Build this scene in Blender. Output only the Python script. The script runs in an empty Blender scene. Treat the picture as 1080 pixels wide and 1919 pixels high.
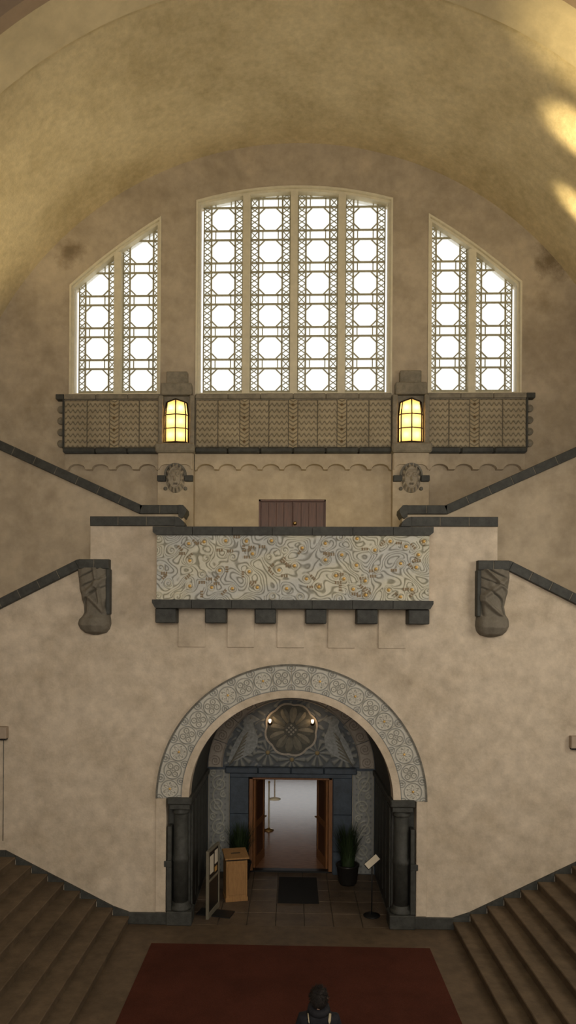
import bpy, bmesh, math, random
import numpy as np
from mathutils import Vector, Matrix
from mathutils.geometry import tessellate_polygon

random.seed(7)
np.random.seed(7)
SC = bpy.context.scene
COL = SC.collection
PI = math.pi

# ------------------------------------------------------------------ camera
F, CX, CY, YAW, ROLL, H = 1344.0, 508.1, 1173.6, 0.0290, 0.0060, 5.85
cam_d = bpy.data.cameras.new('camera')
cam = bpy.data.objects.new('camera', cam_d)
COL.objects.link(cam)
cam_d.sensor_fit = 'VERTICAL'
cam_d.sensor_height = 36.0
cam_d.sensor_width = 36.0
cam_d.lens = 36.0 * F / 1919.0
cam_d.shift_x = (540 - CX) / 1919.0
cam_d.shift_y = (CY - 959.5) / 1919.0
cam.matrix_world = (Matrix.Translation((0, 0, H)) @ Matrix.Rotation(YAW, 4, 'Z')
                    @ Matrix.Rotation(PI / 2, 4, 'X') @ Matrix.Rotation(ROLL, 4, 'Z'))
SC.camera = cam
SC.view_settings.view_transform = 'Standard'
SC.view_settings.look = 'None'
SC.view_settings.gamma = 1.0
SC.view_settings.use_curve_mapping = False
SC.view_settings.exposure = 0.0
SC.cycles.max_bounces = 8
SC.cycles.use_denoising = True

def ray(px, py):
    u, w = px - CX, py - CY
    c, s = math.cos(-ROLL), math.sin(-ROLL)
    u, w = u * c - w * s, u * s + w * c
    x, y, z = u / F, 1.0, -w / F
    c, s = math.cos(YAW), math.sin(YAW)
    return Vector((x * c - y * s, x * s + y * c, z))

def at(px, py, y):            # the point of a pixel on the upright plane y
    d = ray(px, py)
    t = y / d.y
    return Vector((d.x * t, y, H + d.z * t))

def ground(px, py, z=0.0):    # the point of a pixel on the level plane z
    d = ray(px, py)
    t = (z - H) / d.z
    return Vector((d.x * t, d.y * t, z))

# ------------------------------------------------------------------ sky and large lights
world = bpy.data.worlds.new('overcast_sky')
SC.world = world
world.use_nodes = True
world.node_tree.nodes['Background'].inputs[0].default_value = (1.0, 0.985, 0.96, 1)
world.node_tree.nodes['Background'].inputs[1].default_value = 1.5

def area(name, loc, target, sx, sy, power, color):
    l = bpy.data.lights.new(name, 'AREA')
    l.shape = 'RECTANGLE'; l.size = sx; l.size_y = sy; l.energy = power; l.color = color
    o = bpy.data.objects.new(name, l); COL.objects.link(o)
    o.location = loc
    o.rotation_euler = (Vector(target) - Vector(loc)).to_track_quat('-Z', 'Y').to_euler()
    return o
# daylight of the great window opposite, and of an unseen side window put in high on the right
k_ = area('daylight_opposite_window', (0, -5.9, 8.4), (0, 14, 5.2), 9.0, 7.0, 400, (1.0, 0.89, 0.74))
k_.data.spread = math.radians(100)
area('daylight_unseen_side_window', (9.35, 7.5, 8.0), (-4, 12, 1.5), 4.0, 4.6, 270, (1.0, 0.90, 0.74))

# ------------------------------------------------------------------ materials
MATS = {}
def mat(name, base, rough=0.8, var=0.12, scale=3.0, stain=0.0, stain_scale=0.5, bump=0.0, bscale=40.0,
        metallic=0.0, spec=0.3, attr=False, stain_col=None, patches=(), stretch=None, emit=None, estr=0.0, coat=0.0):
    m = bpy.data.materials.new(name); MATS[name] = m
    m.use_nodes = True
    nt = m.node_tree; N = nt.nodes; L = nt.links
    b = N['Principled BSDF']
    b.inputs['Roughness'].default_value = rough
    b.inputs['Metallic'].default_value = metallic
    b.inputs['Specular IOR Level'].default_value = spec
    if coat: b.inputs['Coat Weight'].default_value = coat
    g = N.new('ShaderNodeNewGeometry')
    pos = g.outputs['Position']
    if stretch:
        mp = N.new('ShaderNodeMapping'); mp.inputs['Scale'].default_value = stretch
        L.new(pos, mp.inputs['Vector']); pos = mp.outputs['Vector']
    def noise(sc, det=6.0, r=0.6):
        n = N.new('ShaderNodeTexNoise'); n.inputs['Scale'].default_value = sc
        n.inputs['Detail'].default_value = det; n.inputs['Roughness'].default_value = r
        L.new(pos, n.inputs['Vector']); return n.outputs['Fac']
    def mixc(fac, a, c, mode='MIX'):
        x = N.new('ShaderNodeMix'); x.data_type = 'RGBA'; x.blend_type = mode
        if hasattr(fac, 'links'): L.new(fac, x.inputs[0])
        else: x.inputs[0].default_value = fac
        for v, i in ((a, 6), (c, 7)):
            if hasattr(v, 'links'): L.new(v, x.inputs[i])
            else: x.inputs[i].default_value = (v[0], v[1], v[2], 1)
        return x.outputs[2]
    def ramp(fac, lo, hi):
        r = N.new('ShaderNodeMapRange'); r.inputs[1].default_value = lo; r.inputs[2].default_value = hi
        L.new(fac, r.inputs[0]); return r.outputs[0]
    lo = tuple(c * (1 - var) for c in base); hi = tuple(min(1, c * (1 + var)) for c in base)
    c = mixc(ramp(noise(scale), 0.3, 0.7), lo, hi)
    if stain:
        sc_ = stain_col or tuple(x * (1 - stain) for x in (1, 1, 1))
        c = mixc(1.0, c, mixc(ramp(noise(stain_scale, 8.0, 0.7), 0.42, 0.68), (1, 1, 1), sc_), 'MULTIPLY')
    for (px_, py_, pz_, rad_, strength_, pc_) in patches:      # soot and water marks with a place of their own
        dn = N.new('ShaderNodeVectorMath'); dn.operation = 'DISTANCE'; dn.inputs[1].default_value = (px_, py_, pz_)
        L.new(g.outputs['Position'], dn.inputs[0])
        ad = N.new('ShaderNodeMath'); ad.operation = 'MULTIPLY_ADD'; ad.inputs[1].default_value = 2.2 * rad_; L.new(noise(2.6, 9.0, .72), ad.inputs[0]); L.new(dn.outputs['Value'], ad.inputs[2])
        rr = N.new('ShaderNodeMapRange'); rr.inputs[1].default_value = rad_ * 1.9; rr.inputs[2].default_value = rad_ * 1.15; rr.inputs[3].default_value = 0; rr.inputs[4].default_value = strength_
        L.new(ad.outputs[0], rr.inputs[0])
        c = mixc(rr.outputs[0], c, mixc(1.0, c, pc_, 'MULTIPLY'))
    if attr:
        a = N.new('ShaderNodeAttribute'); a.attribute_name = 'col'
        c = mixc(1.0, c, a.outputs['Color'], 'MULTIPLY')
    L.new(c, b.inputs['Base Color'])
    if bump:
        bp = N.new('ShaderNodeBump'); bp.inputs['Strength'].default_value = bump
        bp.inputs['Distance'].default_value = 0.02
        L.new(noise(bscale, 4.0), bp.inputs['Height']); L.new(bp.outputs[0], b.inputs['Normal'])
    if emit:
        b.inputs['Emission Color'].default_value = (*emit, 1); b.inputs['Emission Strength'].default_value = estr
    return m

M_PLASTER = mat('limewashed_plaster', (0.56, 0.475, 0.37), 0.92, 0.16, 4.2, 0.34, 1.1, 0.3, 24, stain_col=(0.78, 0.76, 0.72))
M_PLASTER2 = mat('darker_plaster', (0.45, 0.375, 0.275), 0.92, 0.14, 3.2, 0.35, 0.6, 0.25, 22, stain_col=(0.76, 0.74, 0.70),  # plaster of the upper walls, darker in tone than the lower wall
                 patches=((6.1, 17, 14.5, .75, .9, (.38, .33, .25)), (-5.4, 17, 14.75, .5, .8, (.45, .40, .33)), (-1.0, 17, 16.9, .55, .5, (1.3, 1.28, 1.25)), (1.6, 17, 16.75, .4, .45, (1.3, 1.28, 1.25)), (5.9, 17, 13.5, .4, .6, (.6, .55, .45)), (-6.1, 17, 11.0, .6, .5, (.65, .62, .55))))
M_VAULT = mat('vault_plaster', (0.60, 0.50, 0.31), 0.9, 0.13, 7.0, 0.25, 0.6, 0.35, 26, stain_col=(0.72, 0.70, 0.64))
M_RIB = mat('arch_plaster', (0.62, 0.52, 0.33), 0.9, 0.10, 3.0, 0.2, 0.4, 0.2, 18)
M_ARCHFACE = mat('arch_face_plaster', (0.34, 0.25, 0.17), 0.9, 0.10, 3.0)
M_STONE = mat('dark_basalt', (0.046, 0.047, 0.041), 0.62, 0.35, 9.0, 0.3, 1.3, 0.3, 60, spec=0.4)
M_STONE2 = mat('grey_tuff', (0.16, 0.15, 0.125), 0.8, 0.3, 12.0, 0.3, 2.0, 0.6, 45)
M_PIER = mat('grey_sandstone', (0.25, 0.22, 0.165), 0.85, 0.2, 9.0, 0.3, 1.5, 0.4, 45)
M_BLUE = mat('blue_grey_slate', (0.040, 0.055, 0.075), 0.5, 0.3, 7.0, 0, 1, 0.15, 40, spec=0.4)
M_FRIEZE = mat('carved_frieze_stone', (1, 1, 1), 0.85, 0.15, 10.0, 0.25, 1.3, 0.3, 60, attr=True)
M_MOSAIC = mat('glazed_mosaic', (1, 1, 1), 0.55, 0.14, 16.0, 0.15, 1.6, 0.2, 80, attr=True, spec=0.4)
M_TYMP = mat('tympanum_ceramic', (1, 1, 1), 0.5, 0.2, 12.0, 0, 1, 0.2, 60, attr=True, spec=0.4)
M_GOLD = mat('gilt_tessera', (0.80, 0.52, 0.18), 0.35, 0.1, 20, metallic=0.6)
M_CREAM = mat('cream_painted_wood', (0.66, 0.60, 0.44), 0.6, 0.08, 6)
M_LEAD = mat('leaded_came', (0.36, 0.33, 0.22), 0.6, 0.15, 20)
M_WOOD = mat('mahogany', (0.080, 0.032, 0.016), 0.45, 0.35, 6, stretch=(6, 6, 0.6), spec=0.4)
M_OAK = mat('oak_veneer', (0.27, 0.145, 0.055), 0.5, 0.2, 6, stretch=(5, 5, 0.8))
M_BRONZE = mat('dark_bronze', (0.030, 0.020, 0.012), 0.5, 0.2, 12, metallic=0.5)
M_BRASS = mat('brass', (0.75, 0.55, 0.25), 0.28, 0.1, 12, metallic=1.0)
M_FLOOR = mat('worn_stone_floor', (0.115, 0.080, 0.050), 0.55, 0.25, 5, 0.3, 0.8, 0.2, 40, spec=0.35)
M_STEP = mat('worn_stone_tread', (0.125, 0.090, 0.056), 0.7, 0.25, 5, 0.35, 0.9, 0.3, 40)
M_CARPET = mat('dark_red_carpet', (0.085, 0.027, 0.017), 0.95, 0.25, 60, 0.3, 0.8, 0.5, 220, spec=0.1)
M_MAT = mat('black_rubber_mat', (0.012, 0.011, 0.010), 0.9, 0.2, 60, bump=0.5, bscale=200)
M_BLACK = mat('black_enamel', (0.010, 0.010, 0.010), 0.45, 0.1, 20)
M_ALU = mat('grey_aluminium', (0.22, 0.20, 0.15), 0.5, 0.08, 12, metallic=0.4)
M_PAPER = mat('printed_paper', (0.62, 0.55, 0.43), 0.85, 0.05, 12)
M_LEAF = mat('dark_green_blades', (0.018, 0.032, 0.010), 0.6, 0.4, 9)
M_POT = mat('black_glazed_pot', (0.014, 0.013, 0.012), 0.35, 0.2, 9)
M_PARQUET = mat('polished_parquet', (0.30, 0.155, 0.088), 0.17, 0.3, 4, stretch=(1.0, 7, 1), spec=0.22, bump=.1, bscale=3)
M_ROOM = mat('room_plaster', (0.50, 0.38, 0.27), 0.9, 0.06, 3)
M_BOXW = mat('pale_limewood', (0.36, 0.29, 0.22), 0.8, 0.12, 6)
M_HAIR = mat('dark_hair', (0.014, 0.010, 0.008), 0.6, 0.4, 60, bump=0.6, bscale=120)
M_SKIN = mat('skin', (0.26, 0.15, 0.10), 0.6, 0.08, 12)
M_COAT = mat('black_jacket', (0.010, 0.010, 0.013), 0.8, 0.3, 30)
M_JEANS = mat('dark_trousers', (0.016, 0.018, 0.028), 0.85, 0.2, 30)
M_STRAP = mat('pale_strap', (0.42, 0.36, 0.24), 0.8, 0.1, 30)

def glass(name, col, mix_t):
    m = bpy.data.materials.new(name); m.use_nodes = True
    N, L = m.node_tree.nodes, m.node_tree.links
    N.remove(N['Principled BSDF'])
    t = N.new('ShaderNodeBsdfTransparent'); t.inputs[0].default_value = (*col, 1)
    d = N.new('ShaderNodeBsdfTranslucent')
    n = N.new('ShaderNodeTexNoise'); n.inputs['Scale'].default_value = 6
    g = N.new('ShaderNodeNewGeometry'); L.new(g.outputs['Position'], n.inputs['Vector'])
    mx = N.new('ShaderNodeMix'); mx.data_type = 'RGBA'; L.new(n.outputs['Fac'], mx.inputs[0])
    mx.inputs[6].default_value = (*[c * 0.86 for c in col], 1); mx.inputs[7].default_value = (*col, 1)
    L.new(mx.outputs[2], d.inputs[0])
    x = N.new('ShaderNodeMixShader'); x.inputs[0].default_value = mix_t
    L.new(t.outputs[0], x.inputs[1]); L.new(d.outputs[0], x.inputs[2])
    L.new(x.outputs[0], N['Material Output'].inputs[0])
    return m
M_GLASS = glass('frosted_window_glass', (0.94, 0.95, 0.93), 0.35)
M_AMBER = glass('amber_lantern_glass', (1.0, 0.74, 0.36), 0.93)

# ------------------------------------------------------------------ helpers
def tag(o, label, cat, group=None, kind=None):
    o['label'] = label; o['category'] = cat
    if group: o['group'] = group
    if kind: o['kind'] = kind
    return o

def link(name, me, m, parent=None):
    o = bpy.data.objects.new(name, me)
    COL.objects.link(o)
    if m is not None and len(me.materials) == 0: me.materials.append(m)
    if parent is not None: o.parent = parent
    return o

def empty(name, loc=(0, 0, 0), parent=None):
    o = bpy.data.objects.new(name, None); COL.objects.link(o)
    o.location = loc; o.empty_display_size = 0.1
    if parent is not None: o.parent = parent
    return o

def finish(bm, smooth=False):
    bmesh.ops.recalc_face_normals(bm, faces=bm.faces[:])
    me = bpy.data.meshes.new('shape'); bm.to_mesh(me); bm.free()
    if smooth:
        for p in me.polygons: p.use_smooth = True
    return me

def add_box(bm, x0, x1, y0, y1, z0, z1, bev=0.0):
    vs = [bm.verts.new(p) for p in ((x0,y0,z0),(x1,y0,z0),(x1,y1,z0),(x0,y1,z0),(x0,y0,z1),(x1,y0,z1),(x1,y1,z1),(x0,y1,z1))]
    fs = [bm.faces.new([vs[i] for i in q]) for q in ((0,1,5,4),(1,2,6,5),(2,3,7,6),(3,0,4,7),(4,5,6,7),(3,2,1,0))]
    if bev:
        es = list({e for f in fs for e in f.edges})
        bmesh.ops.bevel(bm, geom=es, offset=bev, segments=1, affect='EDGES', profile=0.5)

def box(name, b, m, parent=None, bev=0.0):
    bm = bmesh.new(); add_box(bm, *b, bev=bev)
    return link(name, finish(bm), m, parent)

def add_plate(bm, loops, y0, y1):
    pl = [[Vector((x, z, 0)) for x, z in lp] for lp in loops]
    tris = tessellate_polygon(pl)
    flat = [p for lp in loops for p in lp]
    A = [bm.verts.new((x, y0, z)) for x, z in flat]
    B = [bm.verts.new((x, y1, z)) for x, z in flat]
    for t in tris:
        try:
            bm.faces.new([A[i] for i in t]); bm.faces.new([B[i] for i in reversed(t)])
        except ValueError: pass
    k = 0
    for lp in loops:
        n = len(lp)
        for i in range(n):
            a, b = k + i, k + (i + 1) % n
            bm.faces.new((A[a], A[b], B[b], B[a]))
        k += n

def plate(name, loops, y0, y1, m, parent=None):
    bm = bmesh.new(); add_plate(bm, loops, y0, y1)
    return link(name, finish(bm), m, parent)

def lathe_mesh(prof, seg=20, cx=0, cy=0, smooth=True):
    bm = bmesh.new(); rings = []
    for r, z in prof:
        rings.append([bm.verts.new((cx + r * math.cos(2*PI*i/seg), cy + r * math.sin(2*PI*i/seg), z)) for i in range(seg)])
    for a, b in zip(rings, rings[1:]):
        for i in range(seg):
            bm.faces.new((a[i], a[(i+1) % seg], b[(i+1) % seg], b[i]))
    bm.faces.new(list(reversed(rings[0]))); bm.faces.new(rings[-1])
    return finish(bm, smooth)

def add_tube(bm, pts, r, seg=8, rs=None):
    pts = [Vector(p) for p in pts]; rings = []
    for i, p in enumerate(pts):
        d = (pts[min(i+1, len(pts)-1)] - pts[max(i-1, 0)]).normalized()
        up = Vector((0, 0, 1)) if abs(d.z) < 0.95 else Vector((1, 0, 0))
        a = d.cross(up).normalized(); b = d.cross(a).normalized()
        rr = rs[i] if rs else r
        rings.append([bm.verts.new(p + a * rr * math.cos(2*PI*k/seg) + b * rr * math.sin(2*PI*k/seg)) for k in range(seg)])
    for A, B in zip(rings, rings[1:]):
        for k in range(seg):
            bm.faces.new((A[k], A[(k+1) % seg], B[(k+1) % seg], B[k]))
    bm.faces.new(list(reversed(rings[0]))); bm.faces.new(rings[-1])

def tube(name, pts, r, m, parent=None, seg=8, rs=None):
    bm = bmesh.new(); add_tube(bm, pts, r, seg, rs)
    return link(name, finish(bm, True), m, parent)

def grid_mesh(co, colr, back=None):
    """co (nv,nu,3) points, colr (nv,nu,3) point colours, back: offset of the hem that gives thickness"""
    nv, nu, _ = co.shape
    V = co.reshape(-1, 3); C = colr.reshape(-1, 3)
    idx = np.arange(nv * nu).reshape(nv, nu)
    faces = np.stack([idx[:-1, :-1], idx[:-1, 1:], idx[1:, 1:], idx[1:, :-1]], -1).reshape(-1, 4).tolist()
    if back is not None:
        ring = np.concatenate([idx[0, :], idx[1:, -1], idx[-1, -2::-1], idx[-2:0:-1, 0]])
        hv = V[ring] + np.array(back)
        if back[1]: hv[:, 1] = V[:, 1].max() + back[1]
        n0 = len(V); V = np.vstack([V, hv]); C = np.vstack([C, C[ring]])
        n = len(ring)
        faces += [[int(ring[i]), n0 + i, n0 + (i+1) % n, int(ring[(i+1) % n])] for i in range(n)]
    me = bpy.data.meshes.new('relief')
    me.from_pydata(V.tolist(), [], faces)
    a = me.attributes.new('col', 'FLOAT_COLOR', 'POINT')
    a.data.foreach_set('color', np.hstack([C, np.ones((len(C), 1))]).astype(np.float32).ravel())
    me.polygons.foreach_set('use_smooth', np.ones(len(me.polygons), bool))
    me.update()
    return me

def lerpc(t, a, b):
    t = np.clip(t, 0, 1)[..., None]
    return np.array(a) * (1 - t) + np.array(b) * t

def relief(name, x0, x1, z0, z1, nu, nv, y0, fn, m, parent=None, back=0.05, xl=None, xr=None):
    u = np.linspace(0, 1, nu); v = np.linspace(0, 1, nv)
    U, V = np.meshgrid(u, v)
    Z = z0 + (z1 - z0) * V
    if xl is not None:
        A, B = xl(Z), xr(Z); X = A + (B - A) * U
    else: X = x0 + (x1 - x0) * U
    h, c = fn(X, Z, U, V)
    co = np.stack([X, y0 - h, Z], -1)
    return link(name, grid_mesh(co, c, (0, back, 0)), m, parent)

def seg_dist(X, Z, pts):
    d = np.full(X.shape, 9.0)
    for (ax, az), (bx, bz) in zip(pts, pts[1:]):
        dx, dz = bx - ax, bz - az; L2 = dx*dx + dz*dz + 1e-12
        t = np.clip(((X - ax) * dx + (Z - az) * dz) / L2, 0, 1)
        d = np.minimum(d, np.hypot(X - ax - t*dx, Z - az - t*dz))
    return d

def arc(cx, cz, r, a0, a1, n):
    return [(cx + r * math.cos(a0 + (a1 - a0) * i / n), cz + r * math.sin(a0 + (a1 - a0) * i / n)) for i in range(n + 1)]

def spiral(cx, cz, r, a0, turns, n=28, r_end=0.25):
    return [(cx + (r * (1 - (1 - r_end) * i / n)) * math.cos(a0 + turns * 2*PI * i / n),
             cz + (r * (1 - (1 - r_end) * i / n)) * math.sin(a0 + turns * 2*PI * i / n)) for i in range(n + 1)]

def smooth(t): t = np.clip(t, 0, 1); return t * t * (3 - 2 * t)

YA, YB, YC = 14.0, 15.5, 17.0      # lower wall, upper-flight wall, window wall
RV, ZV = 8.1, 9.2                  # vault radius and springing
YR1, YR0 = 12.62, 11.72             # transverse arch

# ------------------------------------------------------------------ shell
o = box('floor', (-9.6, 9.6, -6.2, YA, -0.3, 0), M_FLOOR); tag(o, 'brown worn stone floor of the stair hall', 'floor', kind='structure')

def barrel(name, r0, r1, y0, y1, m, cx=0, cz=ZV, n=96, parent=None):
    bm = bmesh.new()
    add_plate(bm, [arc(cx, cz, r0, 0, PI, n) + arc(cx, cz, r1, PI, 0, n)], y0, y1)
    me = finish(bm)
    return link(name, me, m, parent)
o = barrel('ceiling', RV, RV + 0.4, YR1, YC + 0.5, M_VAULT); tag(o, 'olive yellow plastered barrel vault over the stairs', 'vault', kind='structure')
o = barrel('trim_1', RV - 0.05, RV + 0.4, YR0, YR1, M_RIB); tag(o, 'paler plaster transverse arch at the near edge of the vault', 'arch', kind='structure')
hole = [(-RV + .05, 0.0), (-RV + .05, ZV)] + arc(0, ZV, RV - .05, PI, 0, 72)[1:-1] + [(RV - .05, ZV), (RV - .05, 0.0)]
o = plate('wall_arch', [[(-9.6, 0)] + hole + [(9.6, 0), (9.6, 19), (-9.6, 19)]], YR0 - 0.25, YR0, M_ARCHFACE)
tag(o, 'dark brown face of the arch in the upper corners', 'wall', kind='structure')
for nm, s, lb in (('wall_left', -1, 'plaster side wall beyond the left stairs'), ('wall_right', 1, 'plaster side wall beyond the right stairs')):
    o = box(nm, (min(s*RV, s*(RV+.4)), max(s*RV, s*(RV+.4)), YR0, YC + .5, 0, ZV), M_PLASTER); tag(o, lb, 'wall', kind='structure')
o = box('wall_hall_left', (-9.9, -9.6, -6.2, YR0, 0, 19), M_PLASTER); tag(o, 'left plaster wall of the near hall', 'wall', kind='structure')
bm = bmesh.new()
def yzplate(bm, loops, x0, x1):
    b2 = bmesh.new(); add_plate(b2, loops, x0, x1)
    for v in b2.verts: v.co = Vector((v.co.y, v.co.x, v.co.z))
    me = finish(b2); bm.from_mesh(me)
yzplate(bm, [[(-6.2, 0), (YR0, 0), (YR0, 19), (-6.2, 19)], [(5.4, 5.6), (9.6, 5.6), (9.6, 10.4), (5.4, 10.4)]], 9.6, 9.9)
o = link('wall_hall_right', finish(bm), M_PLASTER); tag(o, 'right plaster wall of the near hall with an unseen high window', 'wall', kind='structure')
o = plate('wall_opposite', [[(-9.9, 0), (9.9, 0), (9.9, 19), (-9.9, 19)], [(-4.6, 4.8), (4.6, 4.8), (4.6, 10.5)] + arc(0, 10.5, 4.6, 0, PI, 24)[1:-1] + [(-4.6, 10.5)]], -6.5, -6.2, M_PLASTER)
tag(o, 'plaster wall opposite with a great arched window', 'wall', kind='structure')
o = box('ceiling_hall', (-9.9, 9.9, -6.5, YR0 - .25, 19, 19.3), M_RIB); tag(o, 'flat plaster ceiling of the near hall', 'ceiling', kind='structure')

# lower wall (plane A) with the portal opening; its top follows the lower rail and the parapet
ARX, ARZ, ARI, ARO = 0.0, 2.47, 1.99, 2.63
PX = 3.97
top = 7.80
RAIL_BEND = (4.16, 7.09); SLOPE = 0.5
zl = RAIL_BEND[1] - (8.1 - RAIL_BEND[0]) * SLOPE
outer = [(-8.1, 0), (-2.44, 0), (-2.44, ARZ), (-ARI, ARZ)] + arc(0, ARZ, ARI, PI, 0, 48)[1:-1] + [(ARI, ARZ), (2.44, ARZ), (2.44, 0), (8.1, 0),
         (8.1, zl), (RAIL_BEND[0], RAIL_BEND[1]), (PX, RAIL_BEND[1]), (PX, top), (2.3, top), (2.3, 7.2), (-2.3, 7.2), (-2.3, top), (-PX, top), (-PX, RAIL_BEND[1]), (-RAIL_BEND[0], RAIL_BEND[1]), (-8.1, zl)]
o = plate('wall_front', [outer], YA, YA + 0.3, M_PLASTER); tag(o, 'broad mottled plaster wall around the entrance portal', 'wall', kind='structure')
# upper flight parapet walls (plane B)
BB = (3.313, 8.27); bs = 0.452
for s, nm, lb in ((-1, 'wall_middle_left', 'left plaster parapet wall below the upper stair rail'), (1, 'wall_middle_right', 'right plaster parapet wall below the upper stair rail')):
    pts = [(s*8.1, 4.0), (s*8.1, BB[1] + (8.1 - BB[0]) * bs), (s*BB[0], BB[1]), (s*2.36, BB[1]), (s*2.36, 6.7), (s*2.36, 4.0)]
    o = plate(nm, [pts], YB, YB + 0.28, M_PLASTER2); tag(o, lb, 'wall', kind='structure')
o = box('floor_landing', (-3.96, 3.96, YA + .3, YC, 6.4, 6.7), M_FLOOR); tag(o, 'stone floor of the upper landing behind the balcony', 'floor', kind='structure')

# window wall (plane C)
WC = 2.33; ZS = 11.31
win_c = [(-WC, ZS), (WC, ZS), (WC, 15.97)] + [(x, 16.29 - 0.32 * (x / WC) ** 2) for x in np.linspace(WC, -WC, 13)[1:-1]] + [(-WC, 15.97)]
def side_top(x):     # x from 3.165 (inner) to 5.36 (outer)
    t = (x - 3.165) / (5.36 - 3.165)
    return 15.60 - 1.62 * t + 0.16 * 4 * t * (1 - t) * 0.5
win_r = [(3.165, ZS), (5.36, ZS)] + [(x, side_top(x)) for x in np.linspace(5.36, 3.165, 9)]
win_l = [(-x, z) for x, z in reversed(win_r)]
door_hole = [(-0.80, 6.7), (0.79, 6.7), (0.79, 8.86), (-0.80, 8.86)]
outl = [(-RV - .2, 6.7)] + [(-RV - .2, ZV)] + arc(0, ZV, RV + .2, PI, 0, 96)[1:-1] + [(RV + .2, ZV), (RV + .2, 6.7)]
outl = outl[:1] + outl[1:] + [(0.79, 6.7), (0.79, 8.86), (-0.80, 8.86), (-0.80, 6.7)]
o = plate('wall_back', [outl, win_l, win_c, win_r], YC, YC + 0.5, M_PLASTER2); tag(o, 'darker plaster wall around the three tall windows', 'wall', kind='structure')

# ------------------------------------------------------------------ windows
def inset(poly, d):
    n = len(poly); out = []
    for i in range(n):
        p0, p1, p2 = Vector(poly[i-1]), Vector(poly[i]), Vector(poly[(i+1) % n])
        e1, e2 = (p1 - p0).normalized(), (p2 - p1).normalized()
        n1, n2 = Vector((-e1.y, e1.x)), Vector((-e2.y, e2.x))
        k = (n1 + n2); k = k / max(0.2, k.dot(n1))
        out.append(tuple(p1 + k * d))
    return out
def clip_poly(sub, clip):
    out = list(sub); n = len(clip)
    for i in range(n):
        a, b = clip[i], clip[(i+1) % n]
        inp, out = out, []
        if not inp: return []
        side = lambda p: (b[0]-a[0])*(p[1]-a[1]) - (b[1]-a[1])*(p[0]-a[0])
        for j in range(len(inp)):
            p, q = inp[j-1], inp[j]; sp, sq = side(p), side(q)
            if (sp >= 0) != (sq >= 0):
                t = sp / (sp - sq); out.append((p[0] + t*(q[0]-p[0]), p[1] + t*(q[1]-p[1])))
            if sq >= 0: out.append(q)
    return out
def parea(p): return 0.5 * abs(sum(p[i-1][0]*p[i][1] - p[i][0]*p[i-1][1] for i in range(len(p))))
def top_at(poly, x):
    zs = []
    for i in range(len(poly)):
        (ax, az), (bx, bz) = poly[i-1], poly[i]
        if (ax - x) * (bx - x) <= 0 and abs(ax - bx) > 1e-9: zs.append(az + (x - ax) / (bx - ax) * (bz - az))
    return max(zs) if zs else None

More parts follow.
